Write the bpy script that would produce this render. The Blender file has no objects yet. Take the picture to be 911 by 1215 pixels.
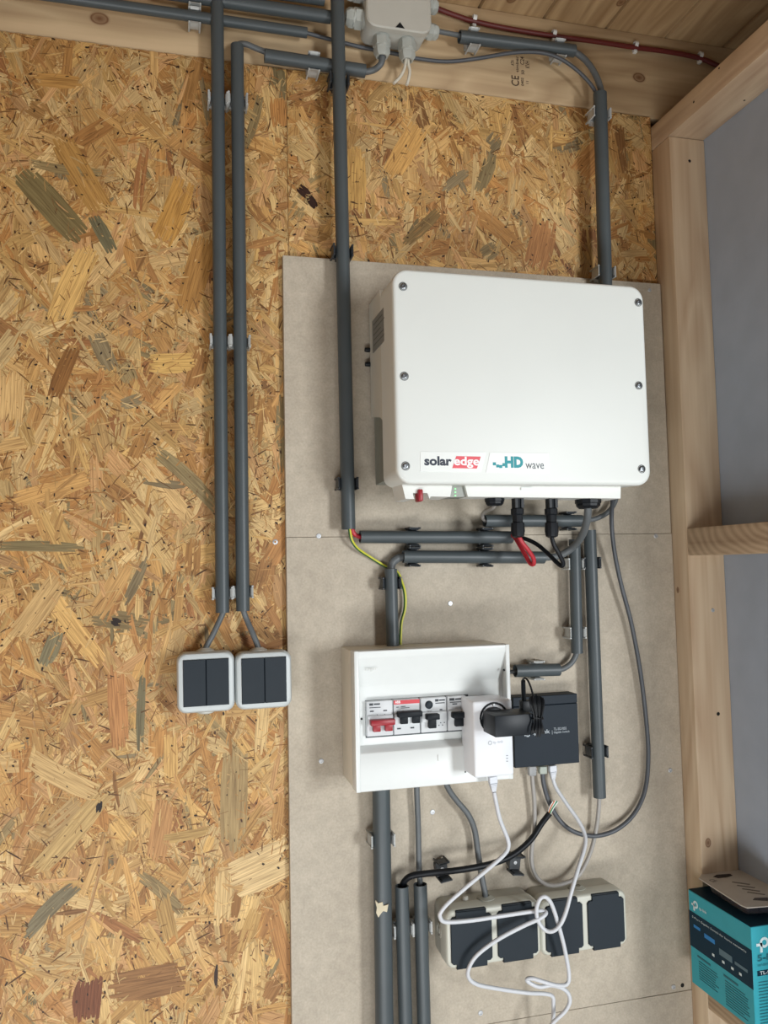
import bpy, bmesh, math, random
from mathutils import Vector, Matrix
random.seed(7)
S = bpy.context.scene
COL = S.collection

# ------------------------------------------------------------------ camera
W, H, F = 911.0, 1215.0, 974.685
YAW, PIT, ROL = 0.254329624, 0.0671669577, -0.0199953054
CAM = Vector((-0.2, -1.17889, 1.5))
FW = Vector((math.sin(YAW)*math.cos(PIT), math.cos(YAW)*math.cos(PIT), math.sin(PIT)))
R0 = Vector((math.cos(YAW), -math.sin(YAW), 0)); U0 = R0.cross(FW)
RT = R0*math.cos(ROL) + U0*math.sin(ROL)
UP = U0*math.cos(ROL) - R0*math.sin(ROL)
cd = bpy.data.cameras.new('camera')
cd.sensor_fit = 'VERTICAL'; cd.sensor_height = 36.0; cd.lens = F/H*36.0
cd.clip_start = 0.01
co = bpy.data.objects.new('camera', cd); COL.objects.link(co)
m3 = Matrix((RT, UP, -FW)).transposed()
co.matrix_world = Matrix.Translation(CAM) @ m3.to_4x4()
S.camera = co

# ------------------------------------------------------------------ light
wd = bpy.data.worlds.new('world'); S.world = wd; wd.use_nodes = True
bg = wd.node_tree.nodes['Background']
bg.inputs[0].default_value = (0.76, 0.88, 1.0, 1); bg.inputs[1].default_value = 0.36
def area(name, loc, target, sx, sy, power, colr):
    l = bpy.data.lights.new(name, 'AREA'); l.shape = 'RECTANGLE'; l.size = sx; l.size_y = sy
    l.energy = power; l.color = colr
    o = bpy.data.objects.new(name, l); COL.objects.link(o)
    o.location = loc
    o.rotation_euler = (Vector(target)-Vector(loc)).to_track_quat('-Z', 'Y').to_euler()
    return o
# daylight through the open doorway on the right, and low bright daylight off the ground outside the open front
area('doorway_daylight', (1.75, -3.3, 1.35), (0.15, 0, 1.3), 0.6, 1.1, 80, (0.95, 0.985, 1.0))
area('ground_daylight', (-0.6, -1.95, 0.05), (-0.1, 0, 1.0), 2.2, 0.7, 52, (0.96, 0.985, 1.0))
S.view_settings.view_transform = 'Standard'; S.view_settings.look = 'None'
S.view_settings.exposure = 0.0; S.view_settings.gamma = 1.0
S.cycles.use_denoising = True
S.cycles.max_bounces = 8

# ------------------------------------------------------------------ pixel -> place
def ray(px, py): return FW + RT*((px-W/2)/F) + UP*((H/2-py)/F)
def at(px, py, Y):
    d = ray(px, py); return CAM + d*((Y-CAM.y)/d.y)
def atX(px, py, X):
    d = ray(px, py); return CAM + d*((X-CAM.x)/d.x)
def atZ(px, py, Z):
    d = ray(px, py); return CAM + d*((Z-CAM.z)/d.z)
def depth(P): return (P-CAM).dot(FW)
def px2m(n, P): return n*depth(P)/F
BOARD = -0.012

# ------------------------------------------------------------------ materials
def lin(c): return tuple((x/12.92 if x <= .04045 else ((x+.055)/1.055)**2.4) for x in c)
def hexc(h): return lin(tuple(int(h[i:i+2], 16)/255 for i in (0, 2, 4)))
_M = {}
def mat(name, colr, rough=.5, metal=0., var=.06, scale=60., bump=.0, bscale=300., spec=.5, alpha=1., trans=0., emit=0.):
    if name in _M: return _M[name]
    m = bpy.data.materials.new(name); m.use_nodes = True; nt = m.node_tree; N = nt.nodes; L = nt.links
    b = N['Principled BSDF']
    c = hexc(colr) if isinstance(colr, str) else colr
    tc = N.new('ShaderNodeTexCoord'); no = N.new('ShaderNodeTexNoise')
    no.inputs['Scale'].default_value = scale; no.inputs['Detail'].default_value = 4
    L.new(tc.outputs['Object'], no.inputs['Vector'])
    rp = N.new('ShaderNodeValToRGB')
    rp.color_ramp.elements[0].position = .3; rp.color_ramp.elements[1].position = .7
    rp.color_ramp.elements[0].color = tuple(x*(1-var) for x in c)+(1,)
    rp.color_ramp.elements[1].color = tuple(min(1, x*(1+var)) for x in c)+(1,)
    L.new(no.outputs['Fac'], rp.inputs[0]); L.new(rp.outputs[0], b.inputs['Base Color'])
    b.inputs['Roughness'].default_value = rough; b.inputs['Metallic'].default_value = metal
    b.inputs['Specular IOR Level'].default_value = spec
    if trans: b.inputs['Transmission Weight'].default_value = trans
    if alpha < 1: b.inputs['Alpha'].default_value = alpha
    if emit:
        b.inputs['Emission Color'].default_value = c+(1,); b.inputs['Emission Strength'].default_value = emit
    if bump:
        n2 = N.new('ShaderNodeTexNoise'); n2.inputs['Scale'].default_value = bscale; n2.inputs['Detail'].default_value = 3
        L.new(tc.outputs['Object'], n2.inputs['Vector'])
        bp = N.new('ShaderNodeBump'); bp.inputs['Strength'].default_value = bump; bp.inputs['Distance'].default_value = .001
        L.new(n2.outputs['Fac'], bp.inputs['Height']); L.new(bp.outputs[0], b.inputs['Normal'])
    _M[name] = m; return m

def wood(name, c1, c2, axis=0, fine=95., rings=9., knots=(), rough=.6, dark=None, arc=None):
    """softwood: streaks along `axis` (object space = world here), slow growth bands, small knots at fixed places"""
    m = bpy.data.materials.new(name); m.use_nodes = True; nt = m.node_tree; N = nt.nodes; L = nt.links
    b = N['Principled BSDF']; b.inputs['Roughness'].default_value = rough
    g = N.new('ShaderNodeNewGeometry')
    def mp(sc):
        v = N.new('ShaderNodeVectorMath'); v.operation = 'MULTIPLY'; v.inputs[1].default_value = sc
        L.new(g.outputs['Position'], v.inputs[0]); return v
    s = [1., 1., 1.]; s[axis] = .035
    n1 = N.new('ShaderNodeTexNoise'); n1.inputs['Scale'].default_value = fine; n1.inputs['Detail'].default_value = 5; n1.inputs['Distortion'].default_value = .4
    L.new(mp(s).outputs[0], n1.inputs['Vector'])
    s2 = [1., 1., 1.]; s2[axis] = .12
    n2 = N.new('ShaderNodeTexNoise'); n2.inputs['Scale'].default_value = rings; n2.inputs['Detail'].default_value = 2; n2.inputs['Distortion'].default_value = .8
    L.new(mp(s2).outputs[0], n2.inputs['Vector'])
    mu = N.new('ShaderNodeMath'); mu.operation = 'MULTIPLY'; mu.inputs[1].default_value = 7.0
    if arc:
        d0 = N.new('ShaderNodeVectorMath'); d0.operation = 'SUBTRACT'; d0.inputs[1].default_value = arc[0]; L.new(g.outputs['Position'], d0.inputs[0])
        d1 = N.new('ShaderNodeVectorMath'); d1.operation = 'MULTIPLY'; d1.inputs[1].default_value = arc[1]; L.new(d0.outputs[0], d1.inputs[0])
        d2 = N.new('ShaderNodeVectorMath'); d2.operation = 'LENGTH'; L.new(d1.outputs[0], d2.inputs[0])
        n3 = N.new('ShaderNodeTexNoise'); n3.inputs['Scale'].default_value = 14; L.new(g.outputs['Position'], n3.inputs['Vector'])
        ma = N.new('ShaderNodeMath'); ma.operation = 'MULTIPLY_ADD'; ma.inputs[1].default_value = .03; L.new(n3.outputs['Fac'], ma.inputs[0]); L.new(d2.outputs['Value'], ma.inputs[2])
        mu.inputs[1].default_value = arc[2]; L.new(ma.outputs[0], mu.inputs[0])
    else: L.new(n2.outputs['Fac'], mu.inputs[0])
    fr = N.new('ShaderNodeMath'); fr.operation = 'PINGPONG'; fr.inputs[1].default_value = .5
    L.new(mu.outputs[0], fr.inputs[0])
    ad = N.new('ShaderNodeMath'); ad.operation = 'MULTIPLY_ADD'; ad.inputs[1].default_value = .55
    L.new(fr.outputs[0], ad.inputs[0]); 
    m5 = N.new('ShaderNodeMath'); m5.operation = 'MULTIPLY'; m5.inputs[1].default_value = .75
    L.new(n1.outputs['Fac'], m5.inputs[0]); L.new(m5.outputs[0], ad.inputs[2])
    rp = N.new('ShaderNodeValToRGB')
    rp.color_ramp.elements[0].position = .25; rp.color_ramp.elements[1].position = .75
    rp.color_ramp.elements[0].color = hexc(c1)+(1,); rp.color_ramp.elements[1].color = hexc(c2)+(1,)
    L.new(ad.outputs[0], rp.inputs[0]); out = rp.outputs[0]
    for (p, r) in knots:
        d = N.new('ShaderNodeVectorMath'); d.operation = 'SUBTRACT'; d.inputs[1].default_value = p
        L.new(g.outputs['Position'], d.inputs[0])
        sc = N.new('ShaderNodeVectorMath'); sc.operation = 'MULTIPLY'
        q = [1/r]*3; q[axis] = .7/r; sc.inputs[1].default_value = q
        L.new(d.outputs[0], sc.inputs[0])
        ln = N.new('ShaderNodeVectorMath'); ln.operation = 'LENGTH'; L.new(sc.outputs[0], ln.inputs[0])
        kr = N.new('ShaderNodeValToRGB'); e = kr.color_ramp.elements
        e[0].position = 0; e[0].color = (1, 1, 1, 1); e[1].position = 1.0; e[1].color = (0, 0, 0, 1)
        k = e.new(.55); k.color = (.55, .55, .55, 1); k = e.new(.72); k.color = (.95, .95, .95, 1); k = e.new(.85); k.color = (.25, .25, .25, 1)
        L.new(ln.outputs['Value'], kr.inputs[0])
        mx = N.new('ShaderNodeMix'); mx.data_type = 'RGBA'
        L.new(kr.outputs[0], mx.inputs[0]); L.new(out, mx.inputs[6]); mx.inputs[7].default_value = hexc(dark or '6b4326')+(1,)
        out = mx.outputs[2]
    L.new(out, b.inputs['Base Color'])
    bp = N.new('ShaderNodeBump'); bp.inputs['Strength'].default_value = .25; bp.inputs['Distance'].default_value = .0008
    L.new(n1.outputs['Fac'], bp.inputs['Height']); L.new(bp.outputs[0], b.inputs['Normal'])
    return m

def board_mat():
    m = bpy.data.materials.new('mdf'); m.use_nodes = True; nt = m.node_tree; N = nt.nodes; L = nt.links
    b = N['Principled BSDF']; b.inputs['Roughness'].default_value = .62; b.inputs['Specular IOR Level'].default_value = .35
    g = N.new('ShaderNodeNewGeometry')
    def noise(sc, det, dist=0):
        n = N.new('ShaderNodeTexNoise'); n.inputs['Scale'].default_value = sc; n.inputs['Detail'].default_value = det
        n.inputs['Distortion'].default_value = dist; L.new(g.outputs['Position'], n.inputs['Vector']); return n
    a = noise(330, 4, .2); c = noise(14, 4); d = noise(520, 2)
    r1 = N.new('ShaderNodeValToRGB'); e = r1.color_ramp.elements
    e[0].position = .25; e[0].color = hexc('aa9f8f')+(1,); e[1].position = .75; e[1].color = hexc('bab09f')+(1,)
    L.new(a.outputs['Fac'], r1.inputs[0])
    r2 = N.new('ShaderNodeValToRGB'); e = r2.color_ramp.elements
    e[0].position = .3; e[0].color = (.92, .91, .90, 1); e[1].position = .7; e[1].color = (1.06, 1.06, 1.06, 1)
    L.new(c.outputs['Fac'], r2.inputs[0])
    mx = N.new('ShaderNodeMix'); mx.data_type = 'RGBA'; mx.blend_type = 'MULTIPLY'; mx.inputs[0].default_value = 1
    L.new(r1.outputs[0], mx.inputs[6]); L.new(r2.outputs[0], mx.inputs[7])
    c2 = noise(75, 3, .6); r4 = N.new('ShaderNodeValToRGB'); e = r4.color_ramp.elements
    e[0].position = .35; e[0].color = (.93, .93, .93, 1); e[1].position = .68; e[1].color = (1.05, 1.05, 1.05, 1); L.new(c2.outputs['Fac'], r4.inputs[0])
    m4 = N.new('ShaderNodeMix'); m4.data_type = 'RGBA'; m4.blend_type = 'MULTIPLY'; m4.inputs[0].default_value = 1
    L.new(mx.outputs[2], m4.inputs[6]); L.new(r4.outputs[0], m4.inputs[7]); mx = m4
    r3 = N.new('ShaderNodeValToRGB'); e = r3.color_ramp.elements
    e[0].position = .68; e[0].color = (0, 0, 0, 1); e[1].position = .78; e[1].color = (.18, .18, .18, 1)
    L.new(d.outputs['Fac'], r3.inputs[0])
    m2 = N.new('ShaderNodeMix'); m2.data_type = 'RGBA'
    L.new(r3.outputs[0], m2.inputs[0]); L.new(mx.outputs[2], m2.inputs[6]); m2.inputs[7].default_value = hexc('d8cdb8')+(1,)
    L.new(m2.outputs[2], b.inputs['Base Color'])
    bp = N.new('ShaderNodeBump'); bp.inputs['Strength'].default_value = .12; bp.inputs['Distance'].default_value = .0006
    L.new(a.outputs['Fac'], bp.inputs['Height']); L.new(bp.outputs[0], b.inputs['Normal'])
    return m

def strand_mat():
    m = bpy.data.materials.new('osb_strand'); m.use_nodes = True; nt = m.node_tree; N = nt.nodes; L = nt.links
    b = N['Principled BSDF']; b.inputs['Roughness'].default_value = .55; b.inputs['Specular IOR Level'].default_value = .35
    at_ = N.new('ShaderNodeAttribute'); at_.attribute_name = 'tint'
    uv = N.new('ShaderNodeUVMap'); uv.uv_map = 'grain'
    sp = N.new('ShaderNodeVectorMath'); sp.operation = 'MULTIPLY'; sp.inputs[1].default_value = (22, 520, 1)
    L.new(uv.outputs[0], sp.inputs[0])
    n = N.new('ShaderNodeTexNoise'); n.inputs['Scale'].default_value = 1; n.inputs['Detail'].default_value = 4; n.inputs['Distortion'].default_value = .5
    L.new(sp.outputs[0], n.inputs['Vector'])
    r = N.new('ShaderNodeValToRGB'); e = r.color_ramp.elements
    e[0].position = .28; e[0].color = (.40, .33, .27, 1); e[1].position = .62; e[1].color = (1.06, 1.06, 1.06, 1)
    L.new(n.outputs['Fac'], r.inputs[0])
    mx = N.new('ShaderNodeMix'); mx.data_type = 'RGBA'; mx.blend_type = 'MULTIPLY'; mx.inputs[0].default_value = .8
    L.new(at_.outputs['Color'], mx.inputs[6]); L.new(r.outputs[0], mx.inputs[7])
    # dark flecks of bark and resin
    g = N.new('ShaderNodeNewGeometry')
    n2 = N.new('ShaderNodeTexNoise'); n2.inputs['Scale'].default_value = 150; n2.inputs['Detail'].default_value = 2
    L.new(g.outputs['Position'], n2.inputs['Vector'])
    r2 = N.new('ShaderNodeValToRGB'); e = r2.color_ramp.elements
    e[0].position = .70; e[0].color = (0, 0, 0, 1); e[1].position = .76; e[1].color = (.85, .85, .85, 1)
    L.new(n2.outputs['Fac'], r2.inputs[0])
    m2 = N.new('ShaderNodeMix'); m2.data_type = 'RGBA'
    L.new(r2.outputs[0], m2.inputs[0]); L.new(mx.outputs[2], m2.inputs[6]); m2.inputs[7].default_value = hexc('5a3a20')+(1,)
    L.new(m2.outputs[2], b.inputs['Base Color'])
    bp = N.new('ShaderNodeBump'); bp.inputs['Strength'].default_value = .3; bp.inputs['Distance'].default_value = .0006
    L.new(n.outputs['Fac'], bp.inputs['Height']); L.new(bp.outputs[0], b.inputs['Normal'])
    return m

PIPE = mat('conduit_grey', '474e51', .42, spec=.42, var=.05, scale=25)
CABLE_GREY = mat('cable_grey', '5c6062', .5)
CABLE_DARK = mat('cable_dark_grey', '4a4d52', .45)
CABLE_LIGHT = mat('cable_light_grey', '9d9994', .5)
CABLE_BLACK = mat('cable_black', '0f1217', .45, spec=.3)
CABLE_WHITE = mat('cable_white', 'c9cbcf', .4, var=.02)
CABLE_RED = mat('cable_red', 'b02430', .45)
CABLE_MAROON = mat('cable_maroon', '5e1d19', .5)
CLIP_LIT = mat('clip_lit', 'aeb0ae', .35)  # same plastic as the dark clips; caught light is put into the colour
CLIP_DARK = mat('clip_dark', '2c3034', .4)
WHITE = mat('white_plastic', 'dcdfde', .38, var=.01)
INV = mat('inverter_white', 'd9dcd8', .42, var=.012, scale=9)
INV_SIDE = mat('inverter_beige_side', 'cfcdc2', .5, var=.02)
HEAT = mat('heatsink_grey', '8d9188', .45, .3)
LGREY = mat('light_grey_plastic', 'b9b9b2', .45, var=.02)
SGREY = mat('socket_grey', 'b3b1a6', .5, var=.02)
ANTH = mat('anthracite', '222a31', .5, spec=.24, var=.03)
BLACK = mat('black_plastic', '11151a', .45, spec=.3, var=.04)
NAVY = mat('switch_metal', '1d262f', .55, spec=.22, var=.03, bump=.15, bscale=1500)
STEEL = mat('steel', 'c0c2c4', .45, .55)
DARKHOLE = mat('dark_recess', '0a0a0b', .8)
RED = mat('red_plastic', '96101f', .4, var=.02)
CLEAR = mat('clear_plastic', 'd8dadc', .15, var=.01, trans=.6)

# ------------------------------------------------------------------ mesh helpers
class MB:
    def __init__(s): s.v = []; s.f = []
    def add(s, vs, fs):
        o = len(s.v); s.v += [Vector(x) for x in vs]; s.f += [tuple(i+o for i in f) for f in fs]; return s
    def box(s, lo, hi):
        x0, y0, z0 = lo; x1, y1, z1 = hi
        return s.add([(x0,y0,z0),(x1,y0,z0),(x1,y1,z0),(x0,y1,z0),(x0,y0,z1),(x1,y0,z1),(x1,y1,z1),(x0,y1,z1)],
                     [(0,3,2,1),(4,5,6,7),(0,1,5,4),(1,2,6,5),(2,3,7,6),(3,0,4,7)])
    def rbox(s, lo, hi, bev=.001, seg=2):
        bm = bmesh.new(); bmesh.ops.create_cube(bm, size=1)
        lo, hi = Vector(lo), Vector(hi); c = (lo+hi)/2; d = hi-lo
        for v in bm.verts: v.co = Vector((v.co.x*d.x, v.co.y*d.y, v.co.z*d.z))+c
        bmesh.ops.bevel(bm, geom=bm.edges[:], offset=bev, segments=seg, affect='EDGES', profile=.5)
        bm.verts.index_update()
        s.add([v.co.copy() for v in bm.verts], [tuple(v.index for v in f.verts) for f in bm.faces]); bm.free(); return s
    def loft(s, loops, c0=True, c1=True):
        n = len(loops[0]); vs = [p for l in loops for p in l]; fs = []
        for i in range(len(loops)-1):
            for j in range(n):
                k = (j+1) % n
                fs.append((i*n+j, i*n+k, (i+1)*n+k, (i+1)*n+j))
        if c0: fs.append(tuple(range(n))[::-1])
        if c1: fs.append(tuple((len(loops)-1)*n+j for j in range(n)))
        return s.add(vs, fs)
    def tube(s, path, r, n=12, hollow=0., c0=True, c1=True):
        path = [Vector(p) for p in path]; N = len(path)
        rs = r if isinstance(r, (list, tuple)) else [r]*N
        T = []
        for i in range(N):
            a = path[max(i-1, 0)]; b = path[min(i+1, N-1)]
            T.append((b-a).normalized())
        up = Vector((0, 0, 1)) if abs(T[0].z) < .9 else Vector((1, 0, 0))
        u = T[0].cross(up).normalized(); loops = []; inner = []
        for i in range(N):
            u = (u - T[i]*u.dot(T[i])).normalized(); w = T[i].cross(u)
            ring = [u*math.cos(2*math.pi*k/n)+w*math.sin(2*math.pi*k/n) for k in range(n)]
            loops.append([path[i]+q*rs[i] for q in ring]); inner.append([path[i]+q*hollow for q in ring])
        if hollow:
            allr = loops + inner[::-1] + [loops[0]]
            return s.loft(allr, False, False)
        return s.loft(loops, c0, c1)
    def lathe(s, prof, M, n=20):
        """prof: (r, h) along local z of M"""
        loops = [[M @ Vector((r*math.cos(2*math.pi*k/n), r*math.sin(2*math.pi*k/n), h)) for k in range(n)] for r, h in prof]
        return s.loft(loops)
    def ring(s, M, ro, ri, h, n=20):
        L = [[M @ Vector((r*math.cos(2*math.pi*k/n), r*math.sin(2*math.pi*k/n), z)) for k in range(n)] for r, z in ((ro, 0), (ro, h), (ri, h), (ri, 0), (ro, 0))]
        return s.loft(L, False, False)
    def prism(s, poly, M, h0, h1):
        return s.loft([[M @ Vector((x, y, h0)) for x, y in poly], [M @ Vector((x, y, h1)) for x, y in poly]])
    def build(s, name, m, parent=None, angle=38):
        me = bpy.data.meshes.new(name)
        if parent is not None: inv = MATS[parent.name].inverted(); off = None
        else:
            lo = Vector([min(v[i] for v in s.v) for i in range(3)]); hi = Vector([max(v[i] for v in s.v) for i in range(3)])
            off = (lo+hi)/2; inv = Matrix.Translation(-off)
        me.from_pydata([inv @ v for v in s.v], [], s.f)
        bm = bmesh.new(); bm.from_mesh(me); bmesh.ops.remove_doubles(bm, verts=bm.verts, dist=1e-7)
        bmesh.ops.recalc_face_normals(bm, faces=bm.faces); bm.to_mesh(me); bm.free()
        for p in me.polygons: p.use_smooth = True
        me.set_sharp_from_angle(angle=math.radians(angle))
        me.materials.append(m)
        o = bpy.data.objects.new(name, me); COL.objects.link(o)
        if parent is not None: o.parent = parent; MATS[o.name] = MATS[parent.name].copy()
        else: o.location = off; MATS[o.name] = Matrix.Translation(off)
        return o
MATS = {}
def empty(name, M):
    if not isinstance(M, Matrix): M = Matrix.Translation(Vector(M))
    o = bpy.data.objects.new(name, None); COL.objects.link(o); o.matrix_world = M
    o.empty_display_size = .02; MATS[o.name] = M.copy(); return o
def tag(o, label=None, cat=None, group=None, kind=None):
    if label: o['label'] = label
    if cat: o['category'] = cat
    if group: o['group'] = group
    if kind: o['kind'] = kind
    return o
def thing(name, loc, label, cat, group=None): return tag(empty(name, loc), label, cat, group)
def dup(root, M, label, group=None):
    c = root.copy(); COL.objects.link(c); c.matrix_world = M; c['label'] = label; MATS[c.name] = M.copy()
    if group: c['group'] = group
    for ch in root.children:
        d = ch.copy(); COL.objects.link(d); d.parent = c; MATS[d.name] = M.copy()
        for g in ch.children:
            e = g.copy(); COL.objects.link(e); e.parent = d
    return c
def axes(o, x, y, z):
    x, y, z = Vector(x).normalized(), Vector(y).normalized(), Vector(z).normalized()
    return Matrix.Translation(Vector(o)) @ Matrix((x, y, z)).transposed().to_4x4()
def front(o): return axes(o, (1,0,0), (0,0,1), (0,-1,0))          # x right, y up, z towards the room
def rr(w, h, r, n=5):
    pts = []
    for cx, cy, a0 in ((w/2-r, h/2-r, 0), (-w/2+r, h/2-r, 90), (-w/2+r, -h/2+r, 180), (w/2-r, -h/2+r, 270)):
        for k in range(n+1):
            a = math.radians(a0+90*k/n); pts.append((cx+r*math.cos(a), cy+r*math.sin(a)))
    return pts
def rloft(mb, M, secs, n=5):
    """secs: (height along M.z, w, h, r)"""
    return mb.loft([[M @ Vector((x, y, z)) for x, y in rr(w, h, r, n)] for z, w, h, r in secs])
def spline(pts, k=6):
    P = [Vector(p) for p in pts]; P = [P[0]*2-P[1]]+P+[P[-1]*2-P[-2]]; out = []
    for i in range(1, len(P)-2):
        a, b, c, d = P[i-1:i+3]
        for j in range(k):
            t = j/k
            out.append(.5*((2*b)+(c-a)*t+(2*a-5*b+4*c-d)*t*t+(3*b-a-3*c+d)*t**3))
    out.append(P[-2]); return out
def text(parent, body, M, w, h, m, bold=0., name='lettering', italic=0.):
    """flat print: fitted into w x h metres, lower-left corner and axes from M"""
    cu = bpy.data.curves.new(name, 'FONT'); cu.body = body; cu.size = 1; cu.offset = bold; cu.resolution_u = 3; cu.shear = italic
    ob = bpy.data.objects.new('tmp', cu); me = bpy.data.meshes.new_from_object(ob)
    bpy.data.objects.remove(ob)
    xs = [v.co.x for v in me.vertices]; ys = [v.co.y for v in me.vertices]
    x0, x1, y0, y1 = min(xs), max(xs), min(ys), max(ys)
    T = MATS[parent.name].inverted() @ M
    for v in me.vertices: v.co = T @ Vector(((v.co.x-x0)/(x1-x0)*w, (v.co.y-y0)/(y1-y0)*h, 0))
    me.name = name; me.materials.clear(); me.materials.append(m)
    o = bpy.data.objects.new(name, me); COL.objects.link(o); o.parent = parent; MATS[o.name] = MATS[parent.name].copy(); return o
def text_px(parent, body, x0, y0, x1, y1, Y, m, bold=0., italic=0., name='lettering'):
    a = at(x0, y1, Y); b = at(x1, y1, Y); c = at(x0, y0, Y)
    return text(parent, body, front(a), b.x-a.x, c.z-a.z, m, bold, name, italic)

# ------------------------------------------------------------------ room shell
floor_m = mat('floor_screed', '8f8578', .8, var=.12, scale=12, bump=.2)
mb = MB(); mb.box((-2.0, -1.5, -.05), (.70, .06, 0)); tag(mb.build('floor', floor_m), kind='structure')
OSB_BASE = mat('osb_base', 'a87c48', .6, var=.25, scale=120)
wb = tag(empty('wall_back', (0, .01, 0)), kind='structure')
for (a, b) in ((-2.0, -.0315), (-.0308, .583)):
    MB().box((a, 0, 0), (b, .018, 2.247)).build('strand_board_panel', OSB_BASE, wb)
MB().box((-2.0, .02, 0), (.82, .06, 2.45)).build('framing_behind', mat('framing_dark', '6a5238', .8), wb)

MB().box((-2.05, -1.55, 0), (-2.0, .06, 2.45)).build('wall_left', mat('left_wall_board', 'a98552', .7, var=.15, scale=40))['kind'] = 'structure'
MB().box((-2.05, -1.55, 1.82), (.72, -1.5, 2.45)).build('shade_header', mat('left_wall_board', 'a98552', .7, var=.15, scale=40))['kind'] = 'structure'  # unseen header, added and lowered to shade the top of the room
MB().box((-5, -7, -.12), (5, -1.5, -.06)).build('ground', mat('gravel_ground', 'b5ada0', .9, var=.15, scale=60))['kind'] = 'structure'
# strands of the OSB face: thin flakes of wood, each with its own grain
def strands(panel_rect, holes, nbig, nfine, name):
    x0, x1, z0, z1 = panel_rect
    V = []; Fc = []; tint = []; uvs = []
    PALE = ['cdab72', 'c9a163', 'c4985c', 'd2b27c', 'c29664', 'cba872', 'c69f66']
    MID = ['b5854c', 'ae7c46', 'b98c54', 'a97a48']
    DRK = ['946a40', '988259', '8a7853', '9b6a40', '8f7d5c']
    def sliver(cx, cz, L, B, ca, sa, c, y, off, u0, w0, bend, n):
        # one splinter: pointed, uneven ends; (u0, w0) is its place inside the parent flake
        o = len(V); bot = []; top = []
        for i in range(n+1):
            t = i/n; u = (t-.5)*L; k = .45 if i in (0, n) else random.uniform(.85, 1.1)
            q = bend*(1-(2*t-1)**2)
            bot.append((u, q-B*.5*k)); top.append((u+random.uniform(-.4, .4)*B, q+B*.5*k))
        for (u, w) in bot+top[::-1]:
            u += u0; w += w0
            X = min(max(cx+u*ca-w*sa, x0), x1); Z = min(max(cz+u*sa+w*ca, z0), z1)
            V.append((X, -y, Z)); uvs.append((u+off[0], w+off[1]))
        m = n+1
        for i in range(n): Fc.append((o+i, o+i+1, o+2*m-2-i, o+2*m-1-i))
        k = random.uniform(.95, 1.04); tint.extend([tuple(q*k for q in c)+(1,)]*(2*m))
    def flake(cx, cz, L, B, ang, colr, y, parts=None):
        if not (x0 < cx < x1 and z0 < cz < z1): return
        for (a, b, c, d) in holes:
            if a < cx < b and c < cz < d: return
        c = hexc(colr); k = random.uniform(.76, 1.18); c = tuple(q*k for q in c)
        ca, sa = math.cos(ang), math.sin(ang); off = (random.random()*9, random.random()*9)
        n = parts or max(1, min(6, round(B/.0042)))
        bend = random.uniform(-.04, .04)*L
        for i in range(n):
            f = (i+.5)/n-.5; edge = 1-.25*abs(f)*random.random()
            l = L*edge*random.uniform(.84, 1.0)
            sliver(cx, cz, l, B/n*(1.5 if n > 1 else 1), ca, sa, c, y+random.uniform(-.00008, .00008), off, random.uniform(-.5, .5)*(L-l)*.9, f*B, bend, 3 if L > .02 else 2)
    for _ in range(nbig):
        r = random.random()
        c = random.choice(PALE if r < .68 else MID if r < .92 else DRK)
        L = random.uniform(.025, .07) if random.random() < .72 else random.uniform(.06, .13)
        ang = random.choice([random.gauss(1.9, .5), random.gauss(1.3, .6), random.uniform(0, math.pi)])
        flake(random.uniform(x0, x1), random.uniform(z0, z1), L, random.choice((random.uniform(.003, .010), random.uniform(.008, .026))), ang, c, random.uniform(.0001, .0013))
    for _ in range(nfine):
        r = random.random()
        c = random.choice(PALE if r < .54 else MID if r < .78 else DRK[:1]+['75522e', '6a4827', '5c3d22', '835a33'])  # the dark brown slivers paint shadow gaps between flakes
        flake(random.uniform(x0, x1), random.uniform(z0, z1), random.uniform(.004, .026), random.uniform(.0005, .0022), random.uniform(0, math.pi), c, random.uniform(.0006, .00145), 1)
    for _ in range(nfine//28):      # specks of bark
        flake(random.uniform(x0, x1), random.uniform(z0, z1), random.uniform(.002, .006), random.uniform(.001, .0024), random.uniform(0, math.pi), random.choice(('3a2718', '2e1f16', '4a2f1c')), .00145, 2)
    # the big flakes one can find in the photograph
    SP = [(62,245,100,30,-48,'827149'),(122,278,44,14,-62,'7d7556'),(95,205,95,28,-60,'c0914f'),(232,328,90,26,75,'c08d4c'),(80,200,75,10,-3,'957f56'),(70,97,50,16,2,'b88a4c'),
          (575,205,50,14,70,'8c7a55'),(540,215,40,10,40,'8c7a5a'),(360,228,14,11,-40,'33190f'),(370,240,16,8,-55,'33190f'),(335,640,60,20,60,'b98650'),
          (88,338,95,26,68,'d0a765'),(75,920,90,22,-33,'d3b078'),(140,838,95,20,-86,'b98452'),(168,846,84,8,88,'7c7355'),
          (85,985,110,22,48,'ccaa70'),(190,985,70,22,80,'b98a58'),(278,950,110,30,88,'a98f62'),(310,1030,70,44,18,'d3b684'),
          (60,1080,75,16,42,'8b7e60'),(175,1165,85,34,3,'9f7347'),(105,1185,46,30,85,'8a5436'),(205,430,50,22,5,'c9a25f'),
          (75,445,66,16,70,'9a6a38'),(46,649,96,11,-2,'83734f'),(205,250,80,26,70,'bb8c48'),(12,470,60,30,88,'cfa970'),
          (480,180,70,24,60,'c79a5a'),(640,290,60,30,75,'b98350'),(700,190,50,26,50,'b27e48'),(138,738,10,8,-20,'2f211a'),
          (420,215,80,26,88,'c49b5a'),(500,270,60,12,45,'80673f'),(118,957,11,6,80,'2a201c'),(257,1158,26,4,88,'3c2a20'),(45,720,80,24,55,'cda870'),(130,700,70,20,60,'b8905a'),(60,770,40,16,70,'8b8060'),(220,990,60,10,5,'cfa96a')]
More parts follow.
